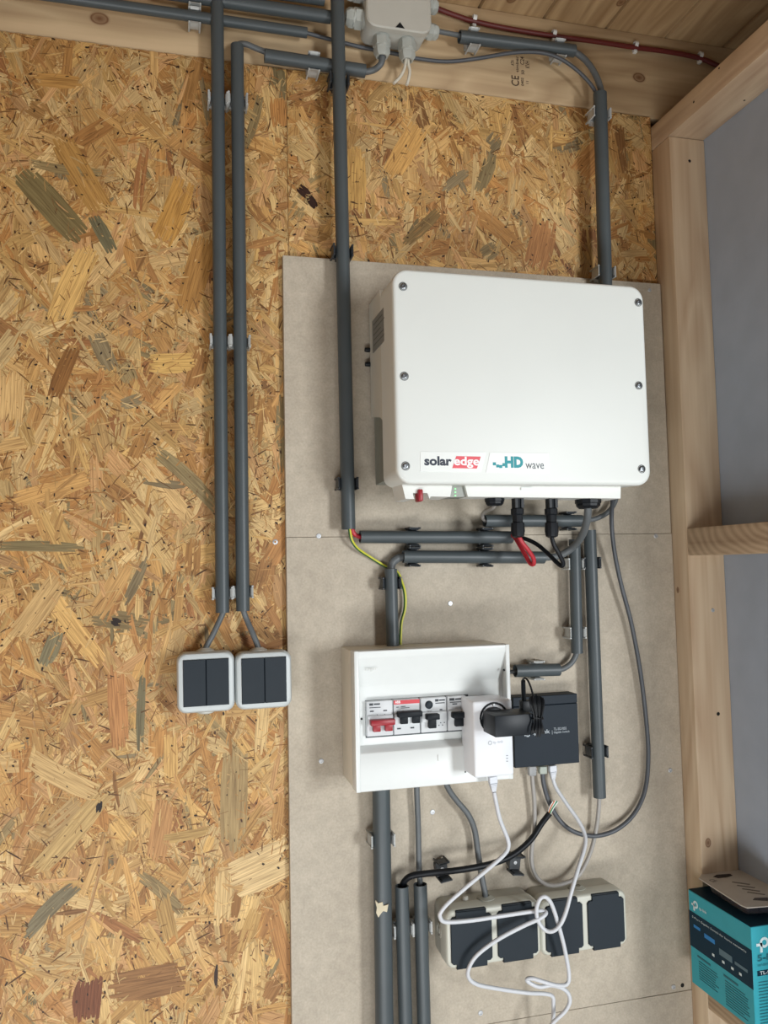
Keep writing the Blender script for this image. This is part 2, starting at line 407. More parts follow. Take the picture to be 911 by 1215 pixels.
    for (px, py, l, b, a, c) in SP:
        p = at(px, py, 0); flake(p.x, p.z, px2m(l, p)*1.08, px2m(b, p), math.radians(a), c, .0014)
    me = bpy.data.meshes.new(name); me.from_pydata(V, [], Fc)
    ca = me.color_attributes.new('tint', 'FLOAT_COLOR', 'POINT')
    ca.data.foreach_set('color', [q for c in tint for q in c])
    ul = me.uv_layers.new(name='grain')
    li = [0]*len(me.loops); me.loops.foreach_get('vertex_index', li)
    ul.data.foreach_set('uv', [q for i in li for q in uvs[i]])
    me.transform(Matrix.Translation(-MATS[wb.name].translation))
    me.materials.append(STRAND)
    o = bpy.data.objects.new(name, me); COL.objects.link(o); o.parent = wb; o['kind'] = 'stuff'
    return o
STRAND = strand_mat()
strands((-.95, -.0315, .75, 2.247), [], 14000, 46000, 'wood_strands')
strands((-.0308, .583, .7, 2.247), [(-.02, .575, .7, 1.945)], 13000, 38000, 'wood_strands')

# ceiling of tongue and groove planks
ce = tag(empty('ceiling', (0, -.7, 2.40)), kind='structure')
kn = [(at(752, 17, -.02), .006), (at(755, 24, -.03), .005)]
PLANK = wood('ceiling_pine', '9a7a54', 'c4a57c', 1, fine=80, rings=14, knots=[(Vector((.5, -.06, 2.395)), .008), (Vector((.52, -.09, 2.395)), .007), (Vector((.325, -.03, 2.395)), .01)])
x = .6228+2*.1135
while x > -2.0:
    w = .1135
    mb = MB(); g = .0022
    a, b = x-w+g*.3, x-g*.3
    poly = [(a, .006), (a+g, 0), (b-g, 0), (b, .006), (b, .02), (a, .02)]
    mb.prism(poly, axes((0, 0, 2.3952), (1,0,0), (0,0,1), (0,-1,0)), -.06, 1.5)
    mb.build('plank', PLANK, ce); x -= w
MB().box((-2, -1.5, 2.4155), (.86, .06, 2.43)).build('roof_deck', mat('roof_deck', '5a4630', .8), ce)

# the header beam across the top of the back wall
BEAM = wood('beam_pine', 'a68a68', 'c9af8a', 0, fine=70, rings=11,
            knots=[(at(118, 22, .002), .011), (at(758, 92, .002), .010)])
bt = thing('header_beam', (-.7, .01, 2.247), 'long pale pine beam across the top above the strand board, carrying the conduits', 'beam')
MB().rbox((-2.0, .002, 2.2474), (.80, .019, 2.3945), .0015).build('timber', BEAM, bt)
INK = mat('stamp_ink', '4a3a2c', .8)
def vtext(body, xa, ya, xb, yb):      # print that reads upwards; (xa,ya) top-left, (xb,yb) bottom-right in the picture
    p = at(xb, yb, .0014); q = at(xa, ya, .0014)
    M = axes(p, (0,0,1), (-1,0,0), (0,-1,0))
    text(bt, body, M, q.z-p.z, p.x-q.x, INK, .008, 'stamp')
vtext('CE', 606.5, 89, 616, 102.5); vtext('ATA', 606, 71, 610, 78); vtext('timber', 611.5, 66, 615.5, 86)
vtext('C24', 617, 67, 622, 77); vtext('50', 618.5, 83, 622, 88.5); vtext('0402', 618, 92, 621.5, 102)
vtext('KVH', 623, 72, 628.5, 81); vtext('11', 624, 96, 627, 99.5)

# right-hand frame: corner post, top plate, noggings, grey panel
wr = tag(empty('wall_right', (.655, -.2, 0)), kind='structure')
PANEL = mat('grey_fibre_panel', 'a3adbb', .75, var=.05, scale=18, bump=.1, bscale=500)
MB().box((.6492, -.42, 0), (.662, .02, 2.2290)).build('fibre_panel', PANEL, wr)
MB().box((.80, -1.5, 2.0), (.82, .06, 2.45)).build('eaves_shade_board', mat('eaves_shade_dark', '2c313d', .8), wr)  # added board; its dark colour stands in for shade in the eaves void
POST = wood('post_pine', 'bb9e80', 'd8c2a4', 2, fine=75, rings=10, knots=[(at(840, 1000, -.051), .006), (atX(804, 700, .583), .004)])
ps = thing('corner_post', (.616, -.025, 0), 'upright pale pine post in the corner right of the fibreboard', 'post')
MB().rbox((.583, -.051, 0), (.649, -.0005, 2.1885), .002).build('timber', POST, ps)
def screw(parent, P, nrm=(0,-1,0), r=.0032, m=None):
    nrm = Vector(nrm); x = nrm.orthogonal().normalized(); M = axes(P, x, nrm.cross(x), nrm)
    mb = MB(); mb.lathe([(r*.9, -.0004), (r, .0004), (r*.85, .0009), (r*.42, .0010), (r*.38, .0002), (0.0001, .0002)], M, 14)
    return mb.build('screw', m or STEEL, parent)
screw(ps, at(845.5, 724, -.051)); 
def hole(parent, P, nrm=(0,-1,0), r=.004, name='nail_hole'):
    nrm = Vector(nrm); x = nrm.orthogonal().normalized(); M = axes(P, x, nrm.cross(x), nrm)
    return MB().lathe([(r, -.0002), (r*.8, .0004), (.0001, .0003)], M, 10).build(name, DARKHOLE, parent)
hole(ps, at(852, 847, -.051), r=.0032); hole(ps, at(818, 191, -.051), r=.0028)
PL = wood('plate_pine', 'b0947a', 'd2bc9f', 1, fine=75, rings=10)
pl = thing('top_plate', (.616, -.25, 2.189), 'pale pine rail running along the top of the grey panel towards the viewer', 'beam')
MB().rbox((.583, -.44, 2.1890), (.649, -.0005, 2.2295), .0018).build('timber', PL, pl)
hole(pl, atX(853, 81, .583), (-1,0,0), .0016); hole(pl, atX(823, 121, .583), (-1,0,0), .002); hole(pl, atZ(883, 119, 2.189), (0,0,-1), .0018)
NG = wood('nogging_pine', '9a7f64', 'cbb294', 1, fine=60, arc=(Vector((.583, -.27, 1.556)), (1, 1, 2.4), 55))
def nogging(z0, z1, label):
    n = thing('nogging', (.616, -.25, z0), label, 'beam', None)
    MB().rbox((.583, -.44, z0), (.649, -.0515, z1), .0015).build('timber', NG, n)
nogging(1.5087, 1.5514, 'short horizontal timber with curved grain crossing the grey panel at mid-height')
nogging(.8255, .8680, 'lower horizontal timber carrying the teal carton')

# ------------------------------------------------------------------ fibreboard backing boards
MDF = board_mat()
BOARDS = []
def board(x0, x1, z0, z1, label, name='backing_board'):
    b = thing(name, ((x0+x1)/2, -.006, z0), label, 'board', 'fibreboard panels behind the equipment')
    MB().rbox((x0, BOARD, z0), (x1, -.0017, z1), .0004, 1).build('sheet', MDF, b); BOARDS.append(b); return b
ZS, ZS2 = 1.5452, .8347
b1 = board(-.0413, .5815, ZS+.0002, 1.9569, 'upper beige fibreboard sheet behind the large white inverter')
b2 = board(-.0413, .5825, ZS2+.0003, ZS-.0002, 'middle beige fibreboard sheet behind the breaker box and the socket boxes')
b3 = board(-.0413, .5830, .42, ZS2-.0003, 'lowest beige fibreboard sheet at the bottom edge of the picture')
for p in ((770.5, 344),): screw(b1, at(*p, BOARD), r=.0035)
for p in ((534, 716), (378, 636), (381, 903), (513, 963.5), (778, 636), (795, 914), (799, 1171), (570, 1202)):
    q = at(*p, BOARD); b = b2 if q.z < ZS-.004 else b1
    if q.z < ZS2: b = b3
    screw(b, q, r=.0038)
hole(b2, at(809.5, 1169, BOARD), r=.0035)
screw(wb, at(326.5, 643, -.001), r=.0040); 

# ------------------------------------------------------------------ conduits and their clips
CN = {}; BO = .0135
def conduit(key, p0, p1, wpx, surf, label, open0=True, r=None):
    Pm = at((p0[0]+p1[0])/2, (p0[1]+p1[1])/2, surf-.016)
    r = r or px2m(wpx, Pm)/2
    Y = surf-BO-r
    a, b = at(*p0, Y), at(*p1, Y)
    mb = MB(); mb.tube([a, b], r, 20, hollow=r*.86)
    o = mb.build('conduit', PIPE, None); tag(o, label, 'pipe', 'grey plastic conduits')
    CN[key] = (a, b, r, Y, surf); return o
conduit('c1', (257.4, -6), (263.9, 727), 15.6, 0, 'leftmost tall grey conduit running down to the left light switch')
conduit('c2', (281.3, 54), (288.2, 725), 15.6, 0, 'second tall grey conduit ending above the right light switch')
conduit('c3', (400, -6), (413.4, 628), 16.3, BOARD, 'tall grey conduit from the top edge down the left side of the inverter')
conduit('cr', (711.6, 111), (718.2, 345), 16, BOARD, 'upright grey conduit disappearing behind the top right of the inverter')
conduit('h1', (-300, -57.5), (364, 39), 13, .002, 'longest grey conduit lying along the beam at top left')
conduit('h2', (190, -10), (392, 20.5), 15, .002, 'upper grey conduit on the beam leading into the junction box from the left')
conduit('h3', (300, -13), (384.5, -1), 15, .002, 'topmost short conduit end at the top edge left of the junction box')
conduit('h4', (314, 66), (433, 84.5), 15.5, .002, 'short grey conduit on the beam below left of the junction box')
conduit('h5', (545, 43.5), (681, 60.5), 14.5, .002, 'grey conduit on the beam right of the junction box')
conduit('c7', (427, 637), (607, 637.5), 14.8, BOARD, 'upper of two horizontal conduits under the inverter, with the red cable')
conduit('c8', (478, 660.5), (645, 661.5), 14.8, BOARD, 'lower of two horizontal conduits under the inverter')
conduit('c9', (463.5, 675), (466, 766), 15, BOARD, 'short upright conduit entering the top of the breaker box')
conduit('c10', (575, 618), (690, 618), 14.5, BOARD, 'short horizontal conduit directly beneath the inverter connectors')
conduit('c11', (681.5, 640), (684.5, 775), 13.8, BOARD, 'upright conduit ending above the network switch')
conduit('c12', (699.5, 629), (711.3, 946), 14.8, BOARD, 'long upright conduit right of the network switch')
conduit('c13', (611, 796), (663, 794.5), 14.8, BOARD, 'stubby horizontal conduit between breaker box and network switch')
conduit('c14', (452, 925), (460.4, 1530), 21.5, BOARD, 'thickest grey conduit running from the breaker box to the bottom edge')
conduit('c15', (476.5, 1051), (489.7, 1530), 16.5, BOARD, 'open-topped conduit at the bottom with the black cable coming out')
conduit('c16', (498.5, 1049), (511.7, 1530), 16.2, BOARD, 'open-topped conduit at the bottom taking a single grey cable')

# torn scrap of tape on the thick conduit
a, b, r, Y, sf = CN['c14']
nv = Vector((-.45, -1, 0)).normalized(); ax_ = min((a.lerp(b, k/300) for k in range(301)), key=lambda q: abs(q.z-at(449, 1075, Y).z)); p = ax_+nv*r; mb = MB()
poly = [(-.008,.010),(-.004,.007),(.002,.009),(.003,.004),(.010,.006),(.008,-.004),(.003,-.003),(0,-.006),(-.004,-.012),(-.007,-.006),(-.006,.001)]
mb.prism(poly, axes(p, (1, -.45, 0), (0,0,1), nv), -.0022, .0007)
o = mb.build('tape_scrap', mat('torn_tape', 'cfc5ab', .7)); tag(o, 'torn scrap of pale tape stuck on the thickest conduit', 'tape')

_proto = {}
def clip(key, t_px, tone, where, horizontal=False):
    """spring clip gripping conduit `key` where it passes picture coordinate t_px"""
    a, b, r, Y, surf = CN[key]
    best = min((k/400 for k in range(401)), key=lambda k: abs(project(a.lerp(b, k))[0 if horizontal else 1]-t_px))
    c = a.lerp(b, best); d = (b-a).normalized()
    if not horizontal and d.z < 0: d = -d
    if horizontal and d.x < 0: d = -d
    n = Vector((0,-1,0)); M = axes((c.x, surf, c.z), d.cross(n), d, n)
    build_clip(M, r, tone, f'{NAMES[tone]} pipe clip {where}')
NAMES = {'light': 'lit grey', 'dark': 'dark grey'}
def project(P):
    d = P-CAM; z = d.dot(FW); return (W/2+F*d.dot(RT)/z, H/2-F*d.dot(UP)/z)
def build_clip(M, r, tone, label, group='conduit clips'):
    key = (tone, round(r, 4))
    if key in _proto:
        return dup(_proto[key], M, label, group)
    m = CLIP_LIT if tone == 'light' else CLIP_DARK
    o = thing('pipe_clip', M, label, 'clip', group)
    mb = MB(); I = M
    def lb(lo, hi, bev=.0006):
        t = MB(); t.rbox(lo, hi, bev, 1); mb.add([I @ v for v in t.v], t.f)
    lb((-r*.75, -.0085, 0), (r*.75, .0085, BO*.7)); lb((-r-.0030, -.0085, BO*.62), (r+.0030, .0085, BO-.0006)); mb.build('base', m, o)
    for s in (-1, 1):
        mb = MB()
        prof = [(r*.62, BO-.003), (r+.0008, BO), (r+.0016, BO+r*.7), (r+.0010, BO+1.35*r), (r+.0026, BO+1.62*r), (r+.0046, BO+1.70*r),
                (r+.0046, BO+1.55*r), (r+.0034, BO+1.30*r), (r+.0042, BO+.6*r), (r+.0044, BO-.004), (r*.9, .002), (r*.62, .002)]
        loops = [[I @ Vector((s*x, y, z)) for x, z in prof] for y in (-.0060, .0060)]
        mb.loft(loops)
        for y in (-.0075, .0075):        # thickened rims at both edges of the jaw
            t = MB(); t.rbox((r+.0022, y-.0014, .003), (r+.0052, y+.0014, BO+1.70*r), .0007, 1)
            mb.add([I @ Vector((s*v.x, v.y, v.z)) for v in t.v], t.f)
        mb.build('jaw', m, o)
    _proto[key] = o
    return o
for key, t, tone, where in (
    ('c1', 117, 'light', 'near the top of the leftmost tall conduit'), ('c1', 405, 'light', 'at mid-height of the leftmost tall conduit'), ('c1', 703, 'light', 'at the foot of the leftmost tall conduit'),
    ('c2', 118, 'light', 'near the top of the second tall conduit'), ('c2', 405, 'light', 'at mid-height of the second tall conduit'), ('c2', 703, 'light', 'at the foot of the second tall conduit'),
    ('c3', 95, 'dark', 'just under the beam on the conduit left of the inverter'), ('c3', 297, 'dark', 'at the fibreboard top edge on the conduit left of the inverter'), ('c3', 573, 'dark', 'beside the lower left of the inverter'),
    ('cr', 135, 'light', 'at the top of the conduit above the inverter right side'), ('cr', 323, 'light', 'just above the top right of the inverter'),
    ('c9', 692, 'dark', 'on the short conduit above the breaker box'),
    ('c11', 669, 'light', 'at the top of the conduit above the network switch'), ('c11', 751, 'light', 'at the lower end of the conduit above the network switch'),
    ('c12', 668, 'dark', 'at the top of the long conduit right of the network switch'), ('c12', 892, 'dark', 'low on the long conduit right of the network switch'),
    ('c14', 997, 'light', 'on the thickest conduit under the breaker box'),
    ('c15', 1103, 'light', 'on the open conduit holding the black cable'), ('c16', 1100, 'light', 'on the open conduit beside the left socket box')):
    clip(key, t, tone, where)
for key, t, tone, where in (
    ('h1', 230, 'light', 'on the longest beam conduit left of the tall conduits'), ('h2', 231, 'light', 'on the upper beam conduit at the top edge'), ('h4', 372, 'light', 'on the short beam conduit left of the junction box'),
    ('h5', 562, 'light', 'on the beam conduit right beside the junction box'), ('h5', 664, 'light', 'at the far right end of the beam conduit'),
    ('c7', 491, 'dark', 'on the left half of the upper conduit under the inverter'), ('c7', 577, 'dark', 'on the right half of the upper conduit under the inverter'),
    ('c8', 491, 'dark', 'on the left half of the lower conduit under the inverter'), ('c8', 577, 'dark', 'on the right half of the lower conduit under the inverter'),
    ('c10', 676, 'dark', 'on the short conduit below the inverter cable gland'), ('c13', 638, 'light', 'on the stubby conduit above the network switch')):
    clip(key, t, tone, where, True)
# two spare clips screwed to the board without a pipe
for (px, py, ang, lab) in ((521, 1027, 8, 'left empty dark clip on the board behind the black cable'), (607, 1020, -8, 'right empty dark clip with a visible screw behind the white cable')):
    c = at(px, py, BOARD); n = Vector((0,-1,0)); an = math.radians(90+ang); d = Vector((math.cos(math.radians(ang)), 0, math.sin(math.radians(ang))))
    M = axes(c, d.cross(n), d, n)
    o = build_clip(M, .0088, 'dark', lab, 'empty conduit clips')
    s = screw(o, c+n*.0130, r=.0026)

# ------------------------------------------------------------------ cables
def cab(pts, wpx=None, r=None, k=6, n=10):
    P = [at(*p) for p in pts]
    r = r or px2m(wpx, P[len(P)//2])/2
    return MB().tube(spline(P, k), r, n)
def cable(name, pts, wpx, m, label, cat='cable', group=None):
    o = cab(pts, wpx).build(name, m); return tag(o, label, cat, group)
cable('supply_cable', [(264.5,715,-.018),(264.5,726,-.018),(261,735,-.018),(252,754,-.024),(244.5,768,-.026),(243.5,774,-.026)], 7, CABLE_GREY, 'grey cable from leftmost conduit into the left light switch')
cable('supply_cable', [(288,714,-.018),(289,725,-.018),(293,736,-.018),(300,752,-.024),(305.5,766,-.026),(306.5,773,-.026)], 7, CABLE_GREY, 'grey cable from second conduit into the right light switch')
cable('supply_cable', [(281.5,66,-.017),(281.5,56,-.017),(284,52.5,-.017),(292,52.5,-.016),(303,57,-.015),(313,61,-.015),(325,66,-.015)], 7, CABLE_GREY, 'grey cable linking second tall conduit to the short beam conduit')
cable('supply_cable', [(425,83,-.015),(434,85,-.015),(443,83,-.017),(450,78,-.024),(453,72,-.026),(453.5,62,-.026)], 7.5, CABLE_GREY, 'grey cable curving up into the left bottom gland of the junction box')
cable('data_cable', [(355,37,-.013),(365,39.5,-.012),(385,45,-.009),(420,54,-.006),(438,58,-.005),(470,64,-.005),(495,69.5,-.006),(531,73,-.008),(569,69,-.012),(605,63,-.024),(636,62,-.030),(660,67.5,-.031),(681,80.5,-.030),(699,98,-.029),(708,113,-.028),(710,125,-.028)], 4.6, CABLE_DARK, 'thin dark cable passing behind the junction box to the right conduit')
cable('supply_cable', [(510,35,-.028),(524,38,-.026),(540,41,-.022),(552,43.5,-.018)], 6, CABLE_GREY, 'grey cable between junction box right gland and its conduit')
cable('supply_cable', [(670,59,-.015),(682,62,-.016),(695,72,-.019),(706,88,-.023),(712.5,106,-.027),(713,122,-.028)], 7.5, CABLE_GREY, 'grey cable bending from beam conduit down into the right upright conduit')
cable('supply_cable', [(463.5,690,-.028),(463.5,677,-.028),(465.5,668,-.028),(471,663,-.028),(479,660.5,-.028),(492,660.5,-.028)], 10, CABLE_GREY, 'thick grey cable elbow joining lower horizontal conduit and breaker box conduit')
cable('supply_cable', [(632,661.5,-.028),(646,661.5,-.028),(664,659,-.032),(680,649,-.045),(691,634,-.075),(696.5,616,-.105),(697.5,598,-.118)], 8.6, CABLE_GREY, 'thick grey cable sweeping up to the black gland under the inverter')
cable('supply_cable', [(680,618,-.027),(692,618,-.027),(708,615,-.027),(722,607,-.027),(730,594,-.027),(732,578,-.024),(731,550,-.021)], 6, CABLE_GREY, 'grey cable curving up behind the lower right of the inverter')
cable('signal_cable', [(584,619,-.026),(576,618,-.028),(572,612,-.040),(576,606,-.065),(584,603,-.095),(588,597,-.112)], 4.6, CABLE_LIGHT, 'short pale cable looping from conduit end into the small inverter gland')
cable('supply_cable', [(684.3,760,-.026),(684,774,-.026),(679,785,-.026),(671,792,-.026),(662,794.8,-.026),(650,795,-.026)], 6.6, CABLE_GREY, 'grey cable bend between upright conduit and stubby conduit')
cable('supply_cable', [(622,796,-.026),(610,797,-.026),(596,797,-.026)], 5, CABLE_GREY, 'thin cable entering the right side of the breaker box')
cable('supply_cable', [(494,915,-.026),(494.5,940,-.026),(496,980,-.024),(497,1030,-.026),(498.5,1050,-.028),(499,1066,-.028)], 6.8, CABLE_GREY, 'straight grey cable from breaker box into open conduit')
cable('supply_cable', [(525,915,-.026),(531,934,-.026),(541,949,-.026),(555,966,-.026),(563,985,-.026),(567,1012,-.027),(571,1038,-.038),(575,1058,-.042),(575.5,1064,-.042)], 7, CABLE_GREY, 'curved grey cable from breaker box to the left socket box')
# earth wire: green and yellow
ew = thing('earth_wire', at(440, 660, -.03), 'green and yellow striped earth wire looping from the tall conduit to the breaker box', 'cable')
EP = [(413,618,-.031),(414.5,629,-.031),(417,641,-.029),(424,651,-.024),(437,660,-.018),(455,671,-.0150),(470,678,-.0150),(476,690,-.017),(480,705,-.020),(480,722,-.020),(476,738,-.020),(475,752,-.020),(474.5,768,-.020)]
P = [at(*p) for p in EP]; sp = spline(P, 8)
MB().tube(sp, .0021, 10).build('green_core', mat('earth_green', '2c5a2a', .45), ew)
mb = MB(); mb.tube([q+Vector((.0008, -.0010, .0004)) for q in sp], .0016, 8); tag(mb.build('yellow_stripe', mat('earth_yellow', 'c9c63a', .45), ew), 'yellow stripe')
cable('solar_cable', [(416,618,-.031),(418,629,-.031),(421,634,-.030),(428,637,-.029),(440,637,-.029)], 5.5, CABLE_RED, 'short red cable between tall conduit and upper horizontal conduit')
# red PVC cable along ceiling
cable('red_cable', [(505,4,-.004),(523,12,-.004),(545,20,-.004),(561,25,-.004),(600,33.5,-.004),(655,42.5,-.004),(705,49,-.004),(751,56,-.004),(790,61,-.004),(828,68.5,-.004),(852,78,-.004)], 6, CABLE_MAROON, 'dark red cable running along the beam under the ceiling')
wclip = mat('white_nail_clip', 'd8d8d4', .4)
for i, (px, py) in enumerate(((561, 25), (655, 42.5), (751.5, 56), (828, 68.5))):
    c = at(px, py, .002); lab = ['nearest the junction box', 'second from the junction box', 'third from the junction box', 'in the dark corner at far right'][i]
    o = thing('cable_clip', c, f'small white nail clip on the red cable, {lab}', 'clip', 'white clips on the red cable')
    M = axes(c, (1,0,-.12), (.12,0,1), (0,-1,0)); mb = MB()
    arc = [(.0062*math.cos(math.radians(t)), .006+.0062*math.sin(math.radians(t))) for t in range(-60, 241, 20)]
    arc2 = [(.0042*math.cos(math.radians(t)), .006+.0042*math.sin(math.radians(t))) for t in range(240, -61, -20)]
    mb.loft([[M @ Vector((xx, y, z)) for y, z in arc+arc2] for xx in (-.003, .003)]); mb.build('hook', wclip, o)
    mb = MB(); mb.rbox((c.x-.0032, c.y-.007, c.z-.0125), (c.x+.0032, c.y, c.z-.0055), .0008, 1); mb.build('nail_block', wclip, o)

# ------------------------------------------------------------------ junction box
jx0, jx1 = at(435.5, 30, -.050).x, at(512, 40, -.050).x
jz0 = at(474, 34.5, -.050).z; jz1 = jz0+.098
jb = thing('junction_box', ((jx0+jx1)/2, .0, jz0), 'light grey junction box on the beam at the top edge, with cable glands', 'box')
M = front(((jx0+jx1)/2, .002, (jz0+jz1)/2)); jw = jx1-jx0; jh = jz1-jz0
mb = MB(); rloft(mb, M, [(0, jw-.004, jh-.004, .014), (.039, jw-.001, jh-.001, .015), (.041, jw-.002, jh-.002, .015)]); mb.build('body', LGREY, jb)
mb = MB(); rloft(mb, M, [(.0415, jw-.003, jh-.003, .014), (.042, jw+.002, jh+.002, .016), (.050, jw+.001, jh+.001, .016), (.052, jw-.003, jh-.003, .014)])
lid = mb.build('lid', mat('lid_grey', 'b5b3aa', .5, var=.02), jb)
t = at(474.5, 30, -.0503); sz = .0068
mb = MB(); mb.prism([(-sz, -.0040), (sz, -.0040), (0, .0045)], front(t), -.0002, .0006); tag(mb.build('arrow_mark', BLACK, jb), 'black triangle mark')
GL = mat('gland_grey', 'a7aaa4', .45)
def gland(parent, P, d, r=.0105, L=.026, m=None, name='cable_gland'):
    d = Vector(d).normalized(); x = d.orthogonal().normalized(); M = axes(P, x, d.cross(x), d)
    mb = MB(); n = 24
    def hexr(rr_, k): 
        a = (k*360/n) % 60 - 30; return rr_*math.cos(math.radians(30))/math.cos(math.radians(a))
    sec = [(r*.95, 0, 0), (r*.95, L*.16, 0), (r*1.1, L*.17, 1), (r*1.1, L*.52, 1), (r*.98, L*.54, 0), (r*.98, L*.62, 0), (r*1.03, L*.64, 1), (r*.99, L*.84, 1), (r*.72, L, 0), (r*.55, L, 0), (r*.5, L*.9, 0)]
    mb.loft([[M @ Vector((q*math.cos(2*math.pi*k/n), q*math.sin(2*math.pi*k/n), h)) for k in range(n) for q in [hexr(rad, k) if hx else rad]] for rad, h, hx in sec])
    return mb.build(name, m or GL, parent, 25)
for q in (452.5, 482.5):
    g = at(q, 48, -.026); gland(jb, (g.x, -.026, jz0+.002), (0, 0, -1), .0125, .034)
for q in (24, -8): gland(jb, (jx0+.002, -.024, at(430, q-1, -.024).z), (-1, 0, 0), .0145, .029)
for q in (34, 4): gland(jb, (jx1-.002, -.024, at(507, q+3, -.024).z), (1, 0, 0), .0118, .021)
ww = thing('wire_pair', at(482, 85, -.03), 'pair of short cream wires hanging from the right bottom gland', 'wire')
CREAM = mat('cream_wire', 'cfcabb', .5)
cab([(481.5,66,-.028),(481,74,-.029),(479,83,-.030),(474,92,-.032),(467,99,-.034)], 3.6).build('wire', CREAM, ww)
cab([(484,66,-.027),(484.5,76,-.027),(486,84,-.027),(485,92,-.027),(482.5,101,-.027)], 3.6).build('wire', CREAM, ww)

# ------------------------------------------------------------------ inverter
ix, iz, iw, ih = .0814, 1.6066, .37, .2848
inv = thing('solar_inverter', (ix+iw/2, BOARD, iz), 'large white wall-mounted solar inverter with rounded corners and six front screws', 'inverter')
M = front((ix+iw/2, 0, iz+ih/2))
mb = MB()
rloft(mb, M, [(.086, iw-.006, ih-.006, .014), (.120, iw-.003, ih-.003, .018), (.155, iw-.0006, ih-.0006, .020), (.159, iw, ih, .021), (.1625, iw-.0012, ih-.0012, .020), (.1645, iw-.005, ih-.005, .018), (.165, iw-.010, ih-.010, .016)], 8)
cov = mb.build('front_cover', INV, inv, 60)
mb = MB(); zsh = at(446, 497, -.03).z
mb.loft([[Vector((x, -y, z)) for y, z in ((.022, zsh+.004), (.022, iz+ih-.004), (.086, iz+ih-.003), (.086, zsh-.012), (.074, zsh-.006))] for x in (ix+.003, ix+iw-.003)])
tag(mb.build('rear_shroud', INV_SIDE, inv), 'beige shroud behind the cover')
hs = empty('tmp', inv.location) if False else None
mb = MB(); mb.rbox((ix+.0055, -.084, iz+.012), (ix+iw-.0055, -.030, iz+ih-.02), .001, 1); h_ = mb.build('heatsink', HEAT, inv); tag(h_, 'grey metal heatsink')
mb = MB(); mb.rbox((ix+.05, -.031, iz+.05), (ix+iw-.05, BOARD-.0004, iz+ih-.05), .001, 1); mb.build('wall_bracket', HEAT, inv)
for q in ((440.5, 411.5), (441, 428.5)):
    c = atX(q[0], q[1], ix+.001); mb = MB(); mb.lathe([(.0034, -.002), (.0036, .002), (.0032, .0055), (.001, .006)], axes((c.x, -.021, c.z), (0,1,0), (0,0,1), (-1,0,0)), 12); mb.build('bracket_screw', BLACK, inv)
# side rating label
a = atX(443.5, 360, ix+.0024); b = atX(460.5, 346, ix+.0024)
mb = MB(); mb.loft([[Vector((ix+.0028-t, y, z)) for y, z in ((-.042, iz+ih-.082), (-.042, iz+ih-.035), (-.120, iz+ih-.035), (-.120, iz+ih-.082))] for t in (0, .0008)])
RL = mb.build('rating_label', mat('rating_label', '7b7d79', .4, var=.1, scale=200), inv)
for k in range(5):
    zz = iz+ih-.042-.0075*k; y0 = -.050; y1 = y0-[.05, .062, .04, .058, .06][k]
    MB().box((ix+.00185, y1, zz-.0014), (ix+.00215, y0, zz)).build('label_print', mat('label_print', '565855', .5), RL)
# front screws
SCW = mat('screw_grey', '84878a', .3, .9)
for q in ((478, 340), (757, 359), (479.5, 446.5), (757.5, 457.5), (481, 553), (761, 556.5)):
    c = at(*q, -.165); M = front(c)
    mb = MB(); mb.lathe([(.0056, -.0003), (.0059, .0006), (.0052, .0007), (.0048, -.0002), (.0001, -.0002)], M, 20); w = mb.build('screw_well', mat('well_grey', '5b5d5d', .5), inv)
    mb = MB(); mb.lathe([(.0044, 0), (.0042, .0014), (.0030, .0022), (.0021, .0022), (.0018, .0008), (.0001, .0008)], M, 18); mb.build('screw_head', SCW, w)
# badges
def plate(pts, Y, name, m, parent, th=.0006):
    P = [at(x, y, Y) for x, y in pts]
    mb = MB(); mb.loft([[p for p in P], [p+Vector((0, -th, 0)) for p in P]]); return mb.build(name, m, parent)
BADGE = mat('badge_white', 'e2e5e2', .3, var=.005)
bd = plate([(498.4,559.5),(498.4,536),(577,536.5),(570.8,560)], -.165, 'maker_badge', BADGE, inv)
text_px(bd, 'solar', 503.4, 541, 536, 552.3, -.16575, mat('ink_navy', '20283a', .5), .04)
pr = plate([(536.4,555.5),(541.2,541.2),(570.3,541.8),(565.6,556)], -.1656, 'red_block', mat('badge_red', 'd9404e', .4), bd, .0003)
text_px(bd, 'edge', 538.6, 541.6, 568.8, 555.2, -.1661, mat('badge_white_ink', 'eeeeee', .4), .026)
bd2 = plate([(576.3,560.5),(581,537),(651,538),(651,560.8)], -.165, 'series_badge', BADGE, inv)
TEAL = mat('ink_teal', '159099', .5)
text_px(bd2, 'HD', 599, 541.4, 620.8, 555, -.16575, TEAL, .06)
text_px(bd2, 'wave', 623.4, 549.5, 645.4, 556.2, -.16575, mat('ink_slate', '4a4f58', .5), .004)
for (x, y, s) in ((584.6, 550, 3.6), (588.6, 552.6, 3.4), (592.2, 553.2, 3.6), (596, 551, 3.6)):
    plate([(x,y+s*.6),(x,y-s*.4),(x+s,y-s*.4),(x+s,y+s*.6)], -.1656, 'teal_step', TEAL, bd2, .0003)
